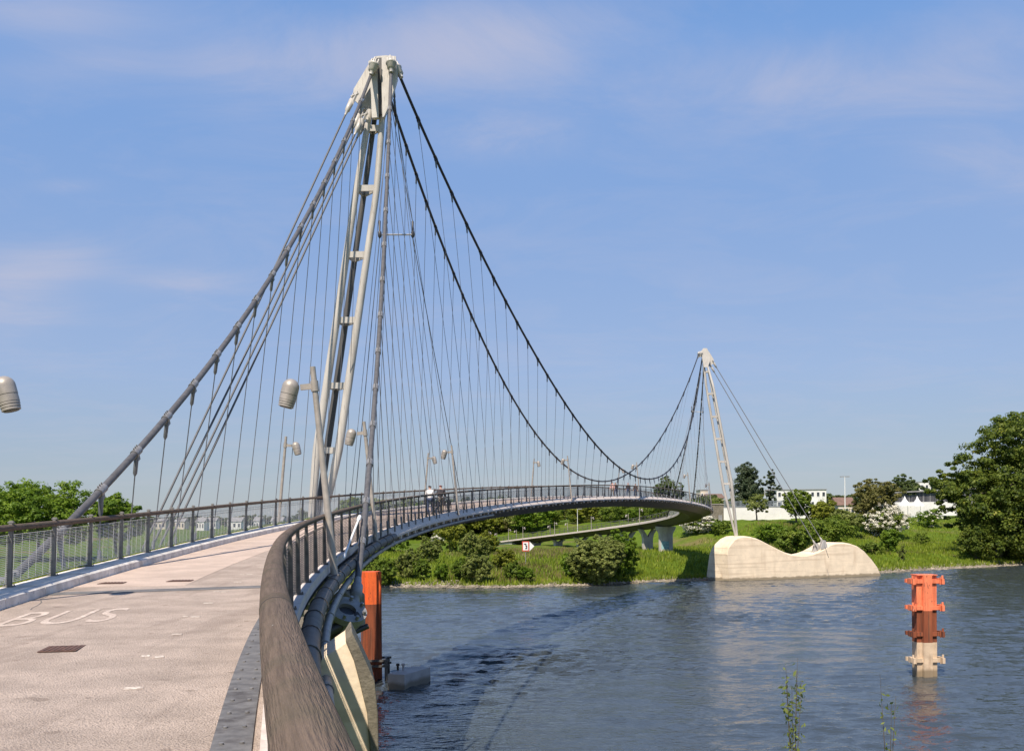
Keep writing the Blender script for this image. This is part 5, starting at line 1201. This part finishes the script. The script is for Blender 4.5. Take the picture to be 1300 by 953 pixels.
# cirrus: soft banks at their own bearings, broken up by the noise
yy = mth('MAXIMUM', sx.outputs['Y'], .05); U = mth('DIVIDE', sx.outputs['X'], yy); Vv = mth('DIVIDE', sx.outputs['Z'], yy)
acc = None
for cx, cy, wx_, wy_, am in ((330, 92, 120, 34, .62), (480, 66, 110, 40, .70), (620, 58, 100, 46, .95), (700, 35, 70, 30, .6), (636, 172, 70, 24, .85), (930, 100, 130, 40, .5), (1120, 110, 150, 34, .52), (1270, 200, 90, 40, .6), (1250, 70, 90, 40, .4), (10, 372, 60, 34, .95), (80, 332, 50, 16, .5), (230, 358, 60, 12, .45), (60, 15, 120, 26, .6), (115, 85, 60, 18, .35), (30, 90, 60, 26, .3), (85, 236, 34, 7, .3)):
    a_, b_ = ray(cx, cy)
    g_ = mth('ADD', mth('POWER', mth('ABSOLUTE', mth('MULTIPLY', mth('SUBTRACT', U, a_), F/(wx_*1.25))), 2.), mth('POWER', mth('ABSOLUTE', mth('MULTIPLY', mth('SUBTRACT', Vv, b_), F/(wy_*1.2))), 2.))
    g_ = mth('MULTIPLY', mth('EXPONENT', mth('MULTIPLY', g_, -1.)), am); acc = g_ if acc is None else mth('ADD', acc, g_)
nz = N.new('ShaderNodeMapRange'); nz.inputs['From Min'].default_value = .34; nz.inputs['From Max'].default_value = .64; nz.inputs['To Min'].default_value = .22; L.new(n1.outputs['Fac'], nz.inputs['Value'])
cl = mth('MULTIPLY', mth('MULTIPLY', acc, nz.outputs[0]), 1.15)
bgc = N.new('ShaderNodeMapRange'); bgc.inputs['From Min'].default_value = .46; bgc.inputs['From Max'].default_value = .8; bgc.inputs['To Max'].default_value = .24; L.new(n1.outputs['Fac'], bgc.inputs['Value'])
cl = mth('ADD', cl, bgc.outputs[0]); cl = mth('DIVIDE', mth('MULTIPLY', cl, .80), mth('ADD', mth('MULTIPLY', cl, .75), 1.))
mx = N.new('ShaderNodeMix'); mx.data_type = 'RGBA'; L.new(cl, mx.inputs['Factor']); 
K = .12*2**.45
hz = N.new('ShaderNodeValToRGB'); e = hz.color_ramp.elements
e[0].position = 0; e[0].color = tuple(q/K/10 for q in (.315, .385, .47))+(1,); e[1].position = 1; e[1].color = tuple(q/K/10 for q in (.10, .22, .52))+(1,)
for ps, cc in ((.06, (.30, .376, .525)), (.14, (.30, .40, .645)), (.42, (.185, .362, .735)), (.65, (.14, .28, .62))): q = e.new(ps); q.color = tuple(v_/K/10 for v_ in cc)+(1,)
L.new(sx.outputs['Z'], hz.inputs[0])
sc10 = N.new('ShaderNodeVectorMath'); sc10.operation = 'SCALE'; sc10.inputs['Scale'].default_value = 10; L.new(hz.outputs[0], sc10.inputs[0])
hx = N.new('ShaderNodeMix'); hx.data_type = 'RGBA'; hx.inputs['Factor'].default_value = .82; L.new(sk.outputs[0], hx.inputs['A']); L.new(sc10.outputs[0], hx.inputs['B'])
L.new(hx.outputs['Result'], mx.inputs['A']); mx.inputs['B'].default_value = (3.9, 3.65, 4.1, 1)
L.new(mx.outputs['Result'], bg.inputs['Color'])
v = sc.view_settings; v.view_transform = 'Standard'; v.look = 'None'; v.gamma = 1; v.use_curve_mapping = False; v.exposure = .45
